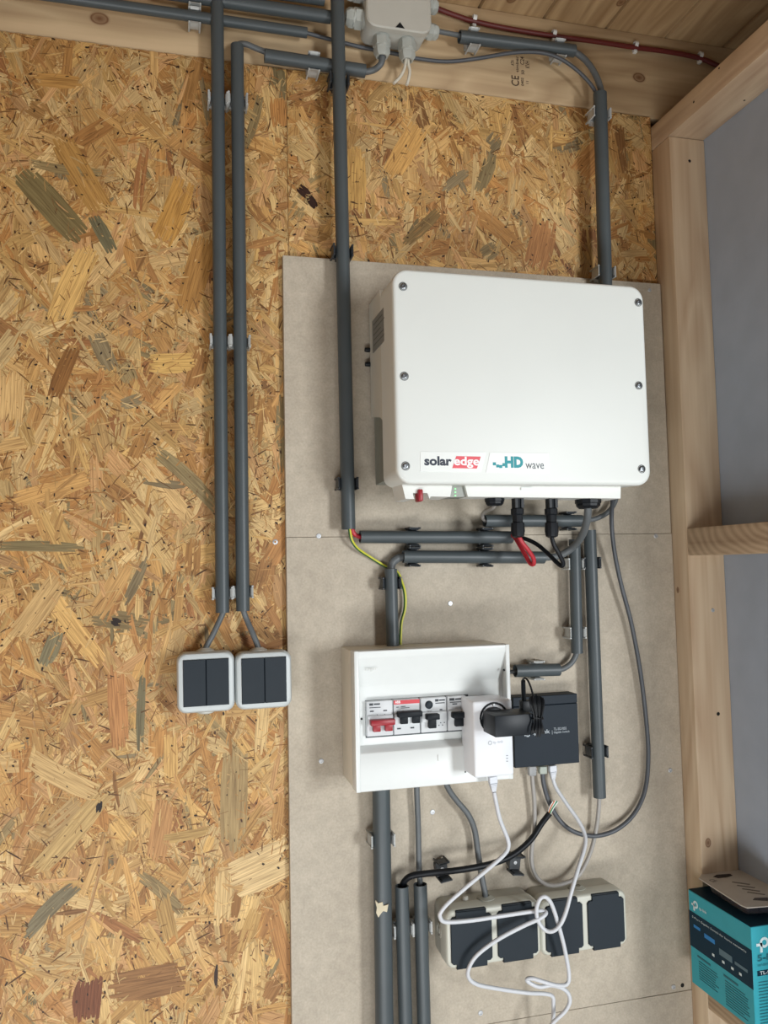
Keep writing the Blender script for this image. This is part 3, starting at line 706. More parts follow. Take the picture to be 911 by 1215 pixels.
# connection tray beneath
def pxprism(pts, y0, y1, Yref, name, m, parent):
    P = [at(x, y, Yref) for x, y in pts]
    mb = MB(); mb.loft([[Vector((p.x, y0, p.z)) for p in P], [Vector((p.x, y1, p.z)) for p in P]]); return mb.build(name, m, parent)
TRAY = mat('tray_white', 'dcddd8', .45, var=.01)
tr = pxprism([(476.5,573),(481,591.8),(491.5,592),(490,588),(490,585),(507,585),(509.5,591.8),(511,589),(534,589.5),(537,573)], -.140, -.09, -.14, 'connection_tray', TRAY, inv)
pxprism([(551,573),(555,589.3),(736,591.5),(736.5,573)], -.140, -.102, -.14, 'connection_tray', TRAY, inv)
lw = pxprism([(535.5,574),(533.5,590),(553,589.5),(551.5,574)], -.134, -.10, -.134, 'status_window', mat('status_window', '8b8d86', .4), inv)
LED = mat('green_led', '7fd88a', .4, emit=.9)
for q in (580, 584, 588): MB().lathe([(.0013, 0), (.0013, .0006), (.0001, .0008)], front(at(540, q, -.1342)), 8).build('status_light', LED, lw)
plate([(617.5,581.5),(617.5,578.6),(630,578.8),(630,581.7)], -.140, 'latch_tab', WHITE, inv, .0025)
c = at(497.5, 588, -.139)
mb = MB(); mb.rbox((c.x-.0034, -.146, c.z-.008), (c.x+.0034, -.128, c.z+.008), .0018, 2); tag(mb.build('isolator_knob', RED, inv), 'red isolator knob')
def bgland(px, y0, y1, w, Y):
    c = at(px, y0, Y); e = at(px, y1, Y); r = px2m(w, c)/2; L = c.z-e.z
    mb = MB(); mb.lathe([(r, 0), (r, L*.55), (r*.93, L*.6), (r*.90, L*.8), (r*.70, L), (r*.45, L), (r*.4, L*.8)], axes(c, (1,0,0), (0,-1,0), (0,0,-1)), 10); mb.build('cable_gland', BLACK, inv, 20)
bgland(586.5, 589, 600, 24, -.118); bgland(697.3, 589, 603.5, 31, -.118)
# PV connectors with their cables
def pv(px, m, path, label, y0=588, y1=638):
    Y = -.118; c = at(px, y0, Y); e = at(px, y1, Y); L = c.z-e.z
    o = thing('solar_cable', e, label, 'cable', None)
    M = axes(c, (1,0,0), (0,-1,0), (0,0,-1))
    q = .0092
    mb = MB(); mb.lathe([(q*.82, 0), (q*.82, L*.30), (q, L*.32), (q*.98, L*.44), (q*.8, L*.47), (q*.78, L*.63), (q*1.0, L*.65), (q*1.06, L*.85), (q*.9, L*.97), (q*.5, L), (.001, L*.99)], M, 12)
    cn = mb.build('connector', BLACK, o, 20)
    mb = MB(); mb.box((c.x-.0065, Y-.0092, c.z-L*.30), (c.x-.0025, Y-.004, c.z-L*.02)); mb.box((c.x+.0025, Y-.0092, c.z-L*.30), (c.x+.0065, Y-.004, c.z-L*.02)); mb.build('latch', BLACK, cn)
    cab(path, None, .0031).build('cable', m, o)
pv(613, CABLE_RED, [(590,637,-.029),(603,634,-.031),(610,637,-.050),(617,648,-.075),(624,660,-.092),(629,668.5,-.102),(633,669,-.108),(632.5,662,-.112),(626,652,-.116),(619,643,-.118),(614.5,634,-.118)], 'red solar cable looping into the left black connector under the inverter')
pv(653, CABLE_BLACK, [(592,639,-.030),(606,637.5,-.032),(622,639,-.048),(637,646,-.065),(650,657,-.085),(660,667,-.100),(666,671.5,-.108),(668,668,-.112),(663,657,-.116),(657,646,-.118),(653.5,634,-.118)], 'black solar cable looping into the right black connector under the inverter')

# ------------------------------------------------------------------ breaker box (consumer unit)
cx0, cx1, cz0, cz1 = .0355, .2575, 1.2045, 1.3888; YF = -.100
cu = thing('breaker_box', ((cx0+cx1)/2, BOARD, cz0), 'white open-fronted breaker box with a recessed row of breakers', 'box')
CUW = mat('breaker_box_white', 'dcdfdd', .35, var=.01)
mb = MB(); mb.rbox((cx0, -.080, cz0+.001), (cx1, BOARD, cz1-.001), .002); tag(mb.build('rear_tray', mat('tray_cream', 'd9d3c4', .42, var=.01), cu), 'cream rear tray')
# front cover: swept profile with a sloped upper leaf and a breaker recess, between two cheeks
za = at(500, 811, -.086).z; zb = at(500, 882, -.086).z
prof = [(cz1, -.078), (cz1, YF+.001), (cz1-.001, YF), (cz1-.0085, YF), (cz1-.0105, YF+.0012), (za+.001, -.0865), (za, -.0860), (zb+.003, -.0860), (zb-.004, -.0985), (zb-.006, YF), (cz0+.001, YF), (cz0, YF+.001), (cz0, -.078)]
mb = MB(); mb.loft([[Vector((x, y, z)) for z, y in prof] for x in (cx0+.006, cx1-.006)]); fc = mb.build('front_cover', CUW, cu)
for (a, b) in ((cx0-.0003, cx0+.0062), (cx1-.0062, cx1+.0003)):
    mb = MB(); mb.rbox((a, YF-.0004, cz0-.0003), (b, -.077, cz1+.0003), .0012); mb.build('cover_cheek', CUW, cu)
hole(cu, at(598, 795, -.1005), r=.0018, name='latch_hole'); hole(fc, at(429, 853, -.1005), r=.0016, name='latch_hole'); hole(fc, at(552, 916, -.1005), r=.0011, name='latch_hole')
text_px(fc, 'hager', 433, 791.5, 447.5, 797, -.0985, mat('emboss_grey', 'c3c4c0', .5), 0.0, name='embossed_lettering')
mb = MB(); p = at(519.5, 899, YF); mb.rbox((p.x-.0005, YF-.0012, p.z-.004), (p.x+.0008, YF, p.z+.004), .0004, 1); mb.build('gloss_nub', CUW, fc)

# breakers
BRK = mat('breaker_grey', 'c9ccce', .42, var=.01); PRT = mat('print_dark', '33373d', .6); TOGB = mat('toggle_black', '12171d', .5, spec=.2)
YB = -.0945
def breaker(x0, x1, label, kind):
    a = at(x0, 829+(x1-x0)*0, YB); b = at(x1, 829, YB); z1 = at(470, 830.5, YB).z; z0 = at(470, 871.8, YB).z
    o = thing('circuit_breaker', ((a.x+b.x)/2, -.086, z0), label, 'breaker', 'breakers in the white box')
    w = b.x-a.x; X0 = a.x+.0003; X1 = b.x-.0003
    mb = MB(); mb.rbox((X0, YB, z0), (X1, -.060, z1), .0009, 2)
    zm = z0+(z1-z0)*.55
    mb.rbox((X0+.0004, YB-.0028, z0+(z1-z0)*.30), (X1-.0004, YB+.001, z0+(z1-z0)*.60), .0012, 2)
    mb.build('body', BRK, o)
    def blk(u0, v0, u1, v1, m, name, y=YB, th=.0004):
        mb = MB(); mb.box((X0+w*u0, y-th, z0+(z1-z0)*v0), (X0+w*u1, y, z0+(z1-z0)*v1)); return mb.build(name, m, o)
    def tog(u0, u1, m, v0=.20, v1=.55, legs=2, lab=None):
        mb = MB(); zt = z0+(z1-z0)*v1; zb_ = z0+(z1-z0)*v0; yy = YB-.0028
        mb.rbox((X0+w*u0, yy-.010, zt-.0075), (X0+w*u1, yy+.002, zt), .0012, 2)
        lw_ = (u1-u0)/(3.2 if legs == 2 else 1.7)
        cs = (u0+(u1-u0)*.27, u0+(u1-u0)*.77) if legs == 2 else ((u0+u1)/2,)
        for c in cs:
            mb.rbox((X0+w*(c-lw_/2), yy-.0055, zb_), (X0+w*(c+lw_/2), yy+.002, zt-.004), .001, 2)
        t = mb.build('toggle', m, o)
        if lab: tag(t, lab)
    if kind == 'main':
        tog(.08, .98, RED, .15, .50, 2, 'red toggle pair')
        for u in (.12, .62): blk(u, .70, u+.14, .735, PRT, 'indicator')
        blk(.10, .88, .24, .945, PRT, 'print_mark'); blk(.27, .895, .5, .935, PRT, 'print_mark'); blk(.10, .81, .52, .83, PRT, 'print_mark')
        for u in (.38, .66): blk(u, .56, u+.02, .62, PRT, 'print_mark')
    elif kind == 'abb':
        blk(0.01, .87, .985, .985, mat('breaker_red', 'c8303a', .45), 'red_stripe')
        text(o, 'ABB', front((X0+w*.06, YB-.0006, z0+(z1-z0)*.90)), w*.2, .0036, mat('badge_white_ink', 'eeeeee', .4), .02)
        tog(.10, .995, TOGB, .32, .68, 2, 'black toggle pair')
        for u in (.12, .62): blk(u, .15, u+.14, .19, PRT, 'indicator')
        blk(.28, .79, .45, .81, PRT, 'print_mark'); blk(.28, .75, .6, .765, PRT, 'print_mark'); blk(.10, .78, .2, .80, PRT, 'print_mark')
        blk(-.02, .0, .01, 1.0, mat('gap_grey', '6f7275', .6), 'joint')
    else:
        u1 = .62 if kind == 'rcbo' else .95
        tog(.13, u1, TOGB, .14, .56, 1, 'black toggle')
        if kind == 'rcbo':
            c = Vector((X0+w*.31, YB, z0+(z1-z0)*.80)); MB().lathe([(.0054, -.0005), (.0054, .0012), (.0046, .0018), (.0001, .0019)], front(c), 20).build('test_button', ANTH, o)
            text(o, 'TEST', front((X0+w*.22, YB-.0005, z0+(z1-z0)*.59)), w*.2, .0017, PRT)
            blk(.55, .88, .68, .95, PRT, 'print_mark'); blk(.70, .895, .93, .935, PRT, 'print_mark'); blk(.56, .82, .92, .845, PRT, 'print_mark'); blk(.72, .62, .82, .655, PRT, 'indicator')
            for k in range(3): blk(.68, .52-.035*k, .92, .528-.035*k, PRT, 'print_mark')
            for k in range(4): blk(.66+.07*k, .17+.07*(k % 2), .695+.07*k, .20+.07*(k % 2), PRT, 'print_mark')
        else:
            blk(.10, .88, .36, .95, PRT, 'print_mark'); blk(.4, .895, .9, .935, PRT, 'print_mark'); blk(.12, .82, .9, .84, PRT, 'print_mark'); blk(.25, .76, .5, .79, PRT, 'indicator')
breaker(434.5, 466, 'leftmost breaker with bright red double toggle', 'main')
breaker(466.2, 497.8, 'breaker with red top stripe and black double toggle', 'abb')
breaker(498.8, 529.5, 'breaker with round dark test button and single black toggle', 'rcbo')
breaker(530.5, 553, 'breaker half hidden behind the white plug-in adapter', 'mcb')
# dark gaps around the breaker window
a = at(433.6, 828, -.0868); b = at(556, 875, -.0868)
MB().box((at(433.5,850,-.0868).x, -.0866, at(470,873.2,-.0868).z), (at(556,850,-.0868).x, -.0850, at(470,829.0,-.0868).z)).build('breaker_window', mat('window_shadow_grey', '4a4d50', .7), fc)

# ------------------------------------------------------------------ powerline adapter
ax0, ax1, az0, az1 = .1862, .2418, 1.2205, 1.3200; ya, yb = -.095, -.141
pa = thing('plug_in_adapter', ((ax0+ax1)/2, ya, az0), 'white plug-in network adapter mounted on the breaker box front', 'adapter')
M = front(((ax0+ax1)/2, 0, (az0+az1)/2)); w, h = ax1-ax0, az1-az0
mb = MB(); rloft(mb, M, [(-ya, w, h, .003), (.1385, w, h, .003), (.1395, w-.001, h-.001, .003), (.141, w-.005, h-.006, .003)], 4); mb.build('body', mat('adapter_white', 'e4e6ea', .35, var=.01), pa)
MB().rbox((ax0+.01, ya-.001, az0+.03), (ax1-.01, -.0862, az1-.02), .001, 1).build('plug_base', WHITE, pa)
sc = at(586, 851.5, -.141); sc = Vector((sc.x, -.141, sc.z))
MB().lathe([(.0205, -.001), (.0205, .0004), (.0185, .0006), (.0170, -.0004), (.0001, -.0006)], front(sc), 28).build('socket_recess', mat('socket_black', '0e1116', .5, spec=.2), pa)
MB().rbox((sc.x-.0016, -.1425, sc.z+.0155), (sc.x+.0016, -.1405, sc.z+.0185), .0004, 1).build('earth_contact', STEEL, pa)
GRP = mat('adapter_print', 'b9bcc0', .5)
text_px(pa, 'tp-link', 585, 879, 597, 883.5, -.1414, GRP, .0)
MB().ring(front(at(581.3, 881.5, -.1411)), .0030, .0018, .0003).build('maker_emblem', GRP, pa)
for q in (896.5, 899.8, 903.2):
    p = at(601.5, q, -.1411); MB().box((p.x-.0012, -.1415, p.z-.0004), (p.x+.0012, -.1411, p.z+.0004)).build('status_mark', mat('status_mark', '7d8288', .5), pa)

# power supply brick plugged in the adapter, cord tied in a bundle
pb = thing('power_supply', (.224, -.141, 1.295), 'black power supply plugged into the white adapter, cord tied in a bundle', 'adapter')
PSB = mat('psu_black', '11171e', .42, spec=.3, var=.03)
MB().rbox((.1975, -.188, 1.2815), (.2505, -.146, 1.3085), .0012, 2).build('body', PSB, pb)
mb = MB(); mb.lathe([(.0165, 0), (.0165, .006), (.0155, .0065)], front((sc.x-.001, -.1412, sc.z-.002)), 28); mb.build('plug_collar', PSB, pb)
CORD = mat('cord_black', '0a0d11', .4, spec=.3)
bx, by = 638, 850
for k in range(11):
    o_ = (k-5)*1.45; j = random.uniform(-1, 1); zz = -.190-.0035*math.cos(k*1.9)
    mb = cab([(bx-2+o_*1.05, 824+abs(o_)*.5+j, zz), (bx-1+o_*1.15, 834, zz-.002), (bx+o_*.75, 846, zz-.001), (bx+o_*.55, 855, zz), (bx+o_*.85, 864, zz-.001), (bx+o_*1.05, 873-abs(o_)*.4+j*2, zz)], None, .0011, 5, 8)
    mb.build('cord_strand', CORD, pb)
mb = MB(); c = at(bx, 852, -.190); mb.tube([c+Vector((.0068*math.cos(t*.5236), .0046*math.sin(t*.5236), .0012*math.sin(t))) for t in range(13)], .0010, 6); mb.build('cord_tie', CORD, pb)
cab([(633,835,-.188),(631.5,822,-.185),(627,809,-.180),(622.5,804.5,-.174),(619.8,808,-.166),(620,816,-.160)], None, .0013).build('cord_loop', CORD, pb)
cab([(620.6,808,-.164),(621,822,-.155),(621.5,832,-.150),(622,842,-.148)], None, [.0030]*19).build('barrel_plug', BLACK, pb)
MB().rbox((at(618,842,-.15).x, -.155, at(618,845,-.15).z), (at(632,842,-.15).x, -.143, at(618,831,-.15).z), .002, 2).build('strain_relief', BLACK, pb)

# ------------------------------------------------------------------ network switch
nx0, nx1, nz0, nz1 = .2870, .3910, 1.2025, 1.3045; yn = -.0385
ns = thing('network_switch', ((nx0+nx1)/2, BOARD, nz0), 'dark metal network switch mounted upright beside the breaker box', 'network switch')
MB().rbox((nx0, yn, nz0), (nx1, BOARD, nz1-.0140), .0008, 1).build('case', NAVY, ns)
MB().rbox((nx0, yn, nz1-.0136), (nx1, BOARD, nz1), .0008, 1).build('front_bezel', NAVY, ns)
SW_P = mat('switch_print', 'aab2b8', .5)
text_px(ns, 'tp-link', 631, 866.8, 652.5, 873.2, yn-.0004, SW_P, .01)
MB().ring(front(at(626.0, 871.5, yn-.0001)), .0036, .0020, .0003).box((at(622,872,yn).x, yn-.0004, at(622,873.5,yn).z), (at(625.5,872,yn).x, yn-.0001, at(622,870.6,yn).z)).build('maker_emblem', SW_P, ns)
p = at(655, 869, yn); MB().box((p.x-.0002, yn-.0003, p.z-.003), (p.x+.0002, yn, p.z+.003)).build('divider', SW_P, ns)
text_px(ns, 'TL-SG105S', 657, 863.5, 672, 866.6, yn-.0004, SW_P); text_px(ns, 'Gigabit Switch', 657, 867.8, 675.5, 871, yn-.0004, SW_P)
for px in (631.5, 643.5, 655.5, 667, 678):
    c = at(px, 911, -.026); MB().box((c.x-.0055, -.031, nz0-.0006), (c.x+.0055, -.020, nz0+.004)).build('port', DARKHOLE, ns)

# ------------------------------------------------------------------ network cables
def plug(parent, px, py0, py1, Y, boot, m, tilt=0):
    a, b = at(px, py0, Y), at(px+tilt, py1, Y); d = (b-a).normalized(); L = (b-a).length
    x = Vector((1,0,0)); x = (x-d*x.dot(d)).normalized(); M = axes(a, x, d.cross(x), d)
    mb = MB(); l1 = L*.55 if boot else L
    t = MB().rbox((-.0058, -.004, 0), (.0058, .004, l1), .0008, 1); mb.add([M @ v for v in t.v], t.f)
    q = mb.build('plug', m, parent)
    if boot:
        mb = MB(); secs = []
        for i in range(7):
            z = l1+(L*1.15-l1)*i/6; ww_ = .0056-.0024*i/6
            secs += [(z, ww_*2, ww_*1.5, .001), (z+.0010, ww_*1.75, ww_*1.3, .001)]
        rloft(mb, M, secs, 2); mb.build('strain_boot', m, parent)
PLW = mat('plug_white', 'cdd0d6', .35, var=.02)
wc = thing('network_cable', at(620, 1080, -.1), 'long white network cable from the plug-in adapter, tangled over the socket boxes', 'cable')
plug(wc, 584, 921, 936, -.118, True, PLW, 1.5)
plug(wc, 655, 908, 922, -.026, True, PLW, 1)
WP = [(586,940,-.118),(588,950,-.118),(593,972,-.112),(602,995,-.105),(603,1005,-.104),(598,1014,-.104),(580,1030,-.104),(556,1050,-.100),(532,1071,-.096),(523,1082,-.094),(522,1088,-.092),(529,1094,-.090),(560,1092,-.086),(600,1086,-.084),(635,1081,-.084),(645,1081,-.086),(647.5,1084,-.090),(640,1090,-.092),(620,1099,-.090),(590,1115,-.090),(566,1133,-.088),(556,1149,-.084),(556,1160,-.080),(566,1168,-.076),(590,1173,-.072),(625,1178,-.068),(645,1179,-.064),(655,1182,-.062),(656.5,1192,-.060),(656,1210,-.056),(652,1240,-.052),(646,1250,-.054),(644,1238,-.062),(654,1216,-.070),(670,1200,-.078),(676,1187,-.082),(671,1175,-.084),(655,1169,-.084),(640,1171,-.082),(628,1166,-.080),(625,1162,-.080),(632,1161,-.084),(645,1165,-.088),(660,1169,-.088),(672,1168,-.086),(675,1158,-.086),(672,1137,-.088),(666,1110,-.092),(656,1077,-.096),(648.5,1065,-.098),(641,1066,-.096),(636.5,1078,-.092),(638,1092,-.090),(646,1103,-.092),(655,1105,-.096),(664,1098,-.100),(671,1083,-.102),(678,1057,-.096),(686,1030,-.085),(694,1003,-.070),(693,988,-.060),(685,972,-.050),(673,955,-.040),(661,937,-.030),(657,928,-.027),(656,922,-.026)]
cab(WP, None, .0029, 5, 10).build('cable', CABLE_WHITE, wc)
gc = thing('network_cable', at(640, 1040, -.03), 'light grey network cable hanging in a loop from the left switch port', 'cable')
plug(gc, 631, 909, 920, -.026, False, CLEAR)
cab([(631,918,-.026),(632,930,-.026),(634,955,-.024),(634,985,-.022),(631,1005,-.022),(631,1025,-.022),(637,1041,-.024),(650,1050,-.030),(666,1049,-.034),(685,1040,-.034),(699,1015,-.030),(707,985,-.026),(710.5,955,-.028),(711,935,-.028)], 5).build('cable', CABLE_LIGHT, gc)
dc = thing('network_cable', at(710, 990, -.03), 'dark grey network cable sweeping in a wide arc up to the inverter', 'cable')
plug(dc, 643.5, 909, 918, -.026, False, mat('plug_greenish', 'b8c0b4', .3, trans=.3))
cab([(643.5,917,-.026),(645,930,-.026),(650,948,-.024),(660,968,-.024),(673,982,-.026),(690,990,-.028),(710,991.5,-.028),(732,984,-.026),(752,966,-.024),(765,938,-.022),(769,900,-.022),(767,860,-.022),(760,800,-.024),(749,740,-.026),(737,694,-.030),(729,655,-.036),(725.5,620,-.046),(726.5,594,-.040),(727,580,-.026),(726,555,-.021),(725,530,-.021)], 5.2).build('cable', CABLE_DARK, dc)
bc = thing('data_cable', at(570, 1030, -.05), 'thick black cable with bared coloured wires, rising from an open conduit', 'cable')
cab([(476.5,1068,-.028),(477,1052,-.030),(481,1044,-.036),(489,1039,-.042),(505,1036.5,-.046),(535,1033.5,-.048),(565,1029,-.048),(592,1022,-.046),(612,1012,-.042),(630,996,-.036),(642,978,-.032),(652,965,-.034)], 7.4).build('cable', CABLE_BLACK, bc)
for i, (c, dx) in enumerate((('d8d8d6', -2.6), ('c8743c', -1.2), ('dcdcdc', 0.2), ('3f8a5c', 1.4), ('e0e0de', 2.6))):
    cab([(651+dx*.5, 966, -.034-.001*(i % 2)), (654.5+dx, 958, -.034-.001*(i % 2)), (659+dx*1.2, 949.5+abs(dx)*.6, -.035)], None, .0009).build('core_wire', mat(f'core_{i}', c, .5), bc)

# ------------------------------------------------------------------ light switches
def light_switch(x0, y0, x1, y1, rx0, ry0, rx1, ry1, mid, tilt, label, gx, bump):
    Yf = -.050
    a, b = at(x0, y1, Yf), at(x1, y0, Yf); cx, cz = (a.x+b.x)/2, (a.z+b.z)/2; w, h = b.x-a.x, b.z-a.z
    M = front((cx, -.0015, cz)) @ Matrix.Rotation(math.radians(tilt), 4, 'Z')
    o = thing('light_switch', M, label, 'light switch', 'surface light switches')
    mb = MB(); rloft(mb, M, [(0, w-.004, h-.004, .010), (.024, w-.003, h-.003, .010), (.0245, w-.005, h-.005, .010)], 5); mb.build('back_box', LGREY, o)
    mb = MB(); rloft(mb, M, [(.025, w-.002, h-.002, .011), (.0255, w, h, .012), (.042, w, h, .012), (.0465, w-.004, h-.004, .011), (.0475, w-.008, h-.008, .009), (.0475, w-.018, h-.018, .003), (.0455, w-.019, h-.019, .003)], 6)
    mb.build('frame', mat('switch_frame', 'bcc2c2', .4, var=.01), o)
    p, q = at(rx0, ry1, Yf), at(rx1, ry0, Yf); rw, rh = q.x-p.x, q.z-p.z
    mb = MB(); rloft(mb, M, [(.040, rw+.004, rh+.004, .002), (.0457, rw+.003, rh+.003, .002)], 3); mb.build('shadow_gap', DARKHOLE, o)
    mx = (at(mid, (ry0+ry1)/2, Yf).x-p.x)/rw
    for (u0, u1) in ((0, mx), (mx, 1)):
        mb = MB(); ww_ = rw*(u1-u0)-.0005; ox = -rw/2+rw*(u0+u1)/2
        Ml = M @ Matrix.Translation((ox, 0, 0))
        mb.loft([[Ml @ Vector((xx, yy, zz)) for xx, yy, zz in ((-ww_/2+i, -rh/2+i, z_), (ww_/2-i, -rh/2+i, z_), (ww_/2-i, rh/2-i, z_+k_), (-ww_/2+i, rh/2-i, z_+k_))] for z_, k_, i in ((.044, 0, 0), (.0478, .0012, 0), (.0485, .0014, .0007))])
        mb.build('rocker', ANTH, o)
    g = at(gx, y0+2, -.026); g = Vector((g.x, -.026, M.translation.z+h/2-.002))
    mb = MB(); mb.lathe([(.0125, 0), (.012, .003), (.0075, .005), (.0058, .0062), (.005, .004)], axes(g, (1,0,0), (0,1,0), (0,0,1)), 20); mb.build('cable_grommet', LGREY, o)
    g = Vector((g.x, -.026, M.translation.z-h/2+.001)); mb = MB(); mb.lathe([(.0115, 0), (.011, bump), (.008, bump+.0015), (.0001, bump+.0018)], axes(g, (1,0,0), (0,1,0), (0,0,-1)), 20); mb.build('knockout', LGREY, o)
light_switch(210, 772.5, 278.3, 848, 216.8, 783.5, 271.3, 842, 244.3, .4, 'left grey-framed double light switch with dark rockers', 243.5, .004)
light_switch(280, 771.7, 346, 843.5, 286.8, 780.5, 339.8, 837.5, 314.2, .3, 'right grey-framed double light switch beside the fibreboard edge', 306.5, .0015)

# ------------------------------------------------------------------ double sockets
def double_socket(cx, cz, w, h, label, gx, plugs):
    M = front((cx, BOARD, cz)) @ Matrix.Rotation(math.radians(0), 4, 'Z')
    o = thing('double_socket', M, label, 'socket', 'double socket boxes')
    mb = MB(); rloft(mb, M, [(0, w-.003, h-.003, .011), (.028, w-.002, h-.002, .011), (.0285, w-.004, h-.004, .010)], 5); mb.build('back_box', SGREY, o)
    mb = MB(); rloft(mb, M, [(.029, w-.002, h-.002, .011), (.0295, w, h, .012), (.050, w, h, .012), (.0535, w-.003, h-.003, .011), (.055, w-.007, h-.007, .009)], 6); mb.build('frame', mat('socket_frame', 'c4c4b8', .42, var=.01), o)
    for s in (-1, 1):
        fx = s*w*.243; fw, fh = w*.425, h*.80
        Ml = M @ Matrix.Translation((fx, -.001, 0)); tw = fw*.37; th = h*.485
        a, bq = fw/2, fh/2
        poly = [(-tw, -th), (tw, -th), (tw, -bq), (a-.003, -bq), (a, -bq+.003), (a, bq-.003), (a-.003, bq), (tw, bq), (tw, th), (-tw, th), (-tw, bq), (-a+.003, bq), (-a, bq-.003), (-a, -bq+.003), (-a+.003, -bq), (-tw, -bq)]
        mb = MB()
        mb.loft([[Ml @ Vector((x, y, z)) for x, y in poly] for z in (.050, .0572)] + [[Ml @ Vector((x*.985, y*.985, .0580)) for x, y in poly]])
        fl = mb.build('flap', ANTH, o)
        # hinge roll over the top edge
        mb = MB(); t = MB().rbox((-tw, th-.004, .040), (tw, th+.0012, .0565), .0012, 2); mb.add([Ml @ v for v in t.v], t.f); mb.build('hinge', ANTH, fl)
    g = Vector((gx, -.040, cz+h/2-.001)); mb = MB(); mb.lathe([(.0130, 0), (.0128, .002), (.0075, .0035), (.0055, .0045), (.005, .003)], axes(g, (1,0,0), (0,1,0), (0,0,1)), 20); mb.build('cable_grommet', mat('grommet_grey', 'a3a398', .5), o)
    if plugs:
        g = Vector((at(553, 1066, -.04).x, -.034, cz+h/2-.001)); mb = MB(); mb.lathe([(.0055, 0), (.0050, .004), (.0035, .0055), (.001, .0056)], axes(g, (1,0,0), (0,1,0), (0,0,1)), 10); mb.build('blanking_plug', SGREY, o)
        g = Vector((cx-w/2+.001, -.036, cz+.002)); mb = MB(); mb.lathe([(.0105, 0), (.0102, .0015), (.0072, .0020), (.0068, .0010), (.0045, .0010), (.0040, .0018), (.0001, .002)], axes(g, (0,1,0), (0,0,1), (-1,0,0)), 20); mb.build('side_knockout', SGREY, o)
a, b = at(530.5, 1149, -.0685), at(641.5, 1074, -.0685)
double_socket((a.x+b.x)/2, .985, b.x-a.x, .079, 'left double socket box with dark flaps, under the white cable loop', at(576, 1060, -.04).x, True)
a2, b2_ = at(643.5, 1130, -.0685), at(746, 1124, -.0685)
double_socket((a2.x+b2_.x)/2, .983, b2_.x-a2.x, .079, 'right double socket box with dark flaps, nearest the corner post', at(684, 1050, -.04).x, False)

# ------------------------------------------------------------------ carton and blister pack
bX0, bX1, bY0, bY1, bZ0, bZ1 = .556, .6440, -.1925, -.0535, .8690, 1.0050
cb = thing('carton', ((bX0+bX1)/2, (bY0+bY1)/2, bZ0), 'teal and navy cardboard carton standing on the lower right timber', 'box')
CT = mat('carton_teal', '38a2b0', .45, var=.03, spec=.3); CNV = mat('carton_navy', '0f2f40', .5, var=.04, spec=.15)
MB().rbox((bX0, bY0, bZ0), (bX1, bY1, bZ1), .0008, 1).build('carton_body', CT, cb)
MB().rbox((bX0+.0004, bY0+.0004, bZ1-.0002), (bX1-.0004, bY1-.0004, bZ1+.0006), .0003, 1).build('top_flap', CNV, cb)
def side(u0, v0, u1, v1, m, name, lift=.0003):   # on the -X face; u from the wall side (left) to the near edge, v from the bottom
    y = lambda u: bY1+(bY0-bY1)*u; z = lambda v: bZ0+(bZ1-bZ0)*v
    return MB().box((bX0-lift, y(u1), z(v0)), (bX0, y(u0), z(v1))).build(name, m, cb)
def side_text(body, u, v, w, h, m, bold=0.):
    p = Vector((bX0-.0007, bY1+(bY0-bY1)*u, bZ0+(bZ1-bZ0)*v))
    text(cb, body, axes(p, (0,-1,0), (0,0,1), (-1,0,0)), w, h, m, bold)
side(0, .40, 1, .78, CNV, 'navy_band')
WINK = mat('carton_white_ink', 'd5e4e6', .5); PALE = mat('carton_pale_ink', '7fc0c6', .5); BINK = mat('carton_blue_ink', '1f7fc4', .5); NINK = mat('carton_navy_ink', '1d6672', .5)
def emblem(P, M3, s, m):
    mb = MB(); M = axes(P, *M3)
    mb.ring(M @ Matrix.Translation((s*.15, s*.15, 0)), s*.5, s*.26, .0004)
    for lo, hi in (((-s*.35, -s*.75), (-s*.08, .15*s)), ((-s*.75, -s*.15), (-s*.35, s*.12))):
        t = MB().box((lo[0], lo[1], 0), (hi[0], hi[1], .0004)); mb.add([M @ v for v in t.v], t.f)
    mb.build('maker_emblem', m, cb)
emblem(Vector((bX0-.0001, bY1-.016, bZ0+.118)), ((0,-1,0), (0,0,1), (-1,0,0)), .011, WINK)
side_text('tp-link', .19, .845, .018, .0055, WINK, .01)
side_text('5-Port Gigabit Switch for home networks', .06, .715, .120, .0036, WINK, .0)
side(.08, .625, .19, .655, BINK, 'blue_tag', .0006); side(.26, .59, .43, .635, BINK, 'blue_tag', .0006)
side(.50, .52, .70, .585, mat('device_grey', '55707c', .5), 'device_picture', .0006); side(.74, .53, .93, .56, mat('device_grey', '55707c', .5), 'device_picture', .0006)
for u in (.38, .54, .68, .80): side(u, .455, u+.035, .48, WINK, 'pictogram', .0006)
for cu_, n_ in ((.12, 8), (.55, 10)):
    side(cu_, .325, cu_+.22, .345, NINK, 'print_line', .0005)
    for k in range(n_): side(cu_+.02, .285-.026*k, cu_+.02+random.uniform(.26, .36), .293-.026*k, NINK, 'print_line', .0005)
def fr(u0, v0, u1, v1, m, name, lift=.0004):     # on the face towards the room
    x = lambda u: bX0+(bX1-bX0)*u; z = lambda v: bZ0+(bZ1-bZ0)*v
    return MB().box((x(u0), bY0-lift, z(v0)), (x(u1), bY0, z(v1))).build(name, m, cb)
def fr_text(body, u, v, w, h, m, bold=0.):
    text(cb, body, front((bX0+(bX1-bX0)*u, bY0-.0008, bZ0+(bZ1-bZ0)*v)), w, h, m, bold)
emblem(Vector((bX0+.018, bY0-.0001, bZ0+.112)), ((1,0,0), (0,0,1), (0,-1,0)), .014, WINK)
fr_text('tp-link', .36, .79, .040, .010, WINK, .01)
fr_text('5-Port', .09, .665, .045, .0085, NINK, .02); fr_text('10/100/1000Mbps Desktop Switch', .09, .61, .07, .004, NINK)
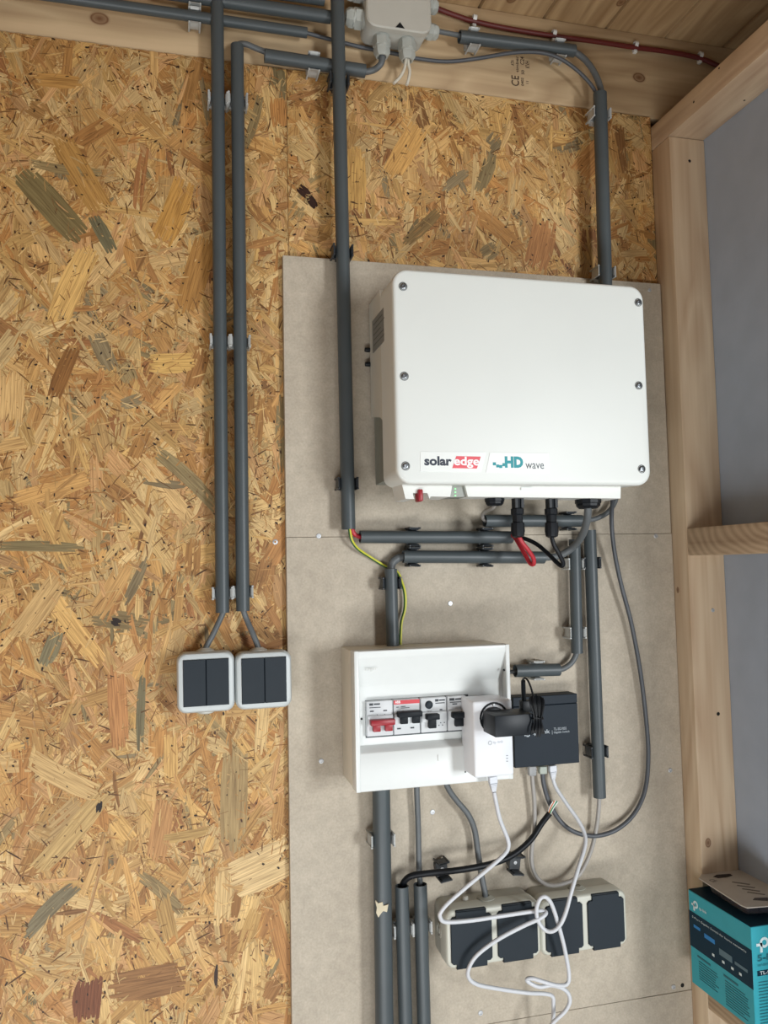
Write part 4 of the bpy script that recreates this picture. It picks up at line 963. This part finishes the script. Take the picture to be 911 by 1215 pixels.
fr(.08, .525, .62, .575, CNV, 'model_tag'); fr_text('TL-SG105S', .12, .536, .038, .0045, WINK, .01)
for k in range(14): fr(.09, .46-.03*k, .09+random.uniform(.6, .8), .468-.03*k, NINK, 'print_line')
# blister pack lying on top
zc = bZ1+.0165
CP = [atZ(x, y, zc) for x, y in ((829, 1043), (833, 1036.5), (848, 1034.5), (879, 1033), (913, 1049), (945, 1064), (948, 1070), (925, 1075), (886, 1078), (879, 1075))]
bl = thing('blister_pack', ((CP[0]+CP[5])/2-Vector((0, 0, .016))), 'flat clear pack with grey printed card lying on the teal carton', 'package')
mb = MB(); mb.loft([[p for p in CP], [p+Vector((0, 0, .0012)) for p in CP]]); mb.build('card', mat('pack_card', 'c2bbb1', .5, var=.03), bl)
cc = sum(CP, Vector())/len(CP)
mb = MB(); mb.loft([[cc+(p-cc)*.72+Vector((0, 0, -.0155)) for p in CP], [cc+(p-cc)*.80+Vector((0, 0, -.004)) for p in CP], [cc+(p-cc)*.97+Vector((0, 0, -.0008)) for p in CP]])
mb.build('clear_shell', mat('blister_clear', 'c9c6c8', .12, var=.01, trans=.75), bl)
mb = MB(); mb.loft([[cc+(p-cc)*.60+Vector((.012, -.008, -.0145)) for p in CP], [cc+(p-cc)*.60+Vector((.012, -.008, -.003)) for p in CP]]); mb.build('purple_insert', mat('insert_purple', '4a2a5e', .4), bl)
def onc(pts, m, name):
    P = [atZ(x, y, zc+.0013) for x, y in pts]; MB().loft([P, [p+Vector((0, 0, .0003)) for p in P]]).build(name, m, bl)
onc([(846,1040.5),(850,1038),(866,1037),(869,1039),(862,1041),(852,1042)], mat('hang_hole', '332b28', .8), 'hang_hole')
onc([(893,1068),(895,1065.5),(911,1065),(911,1069)], mat('barcode_ink', '4e4a48', .6), 'barcode')
p = atZ(840, 1044.5, zc+.0016); text(bl, 'CE', axes(p, (.35, -.94, 0), (.94, .35, 0), (0, 0, 1)), .010, .009, mat('barcode_ink', '4e4a48', .6), .01)
for k, (x, y) in enumerate(((868, 1047), (874, 1051), (880, 1055), (886, 1059))):
    onc([(x, y), (x+1, y-1), (x+22, y+2), (x+21, y+3)], mat('card_print', '7e786f', .6), 'print_line')
print('objects', len(bpy.data.objects))
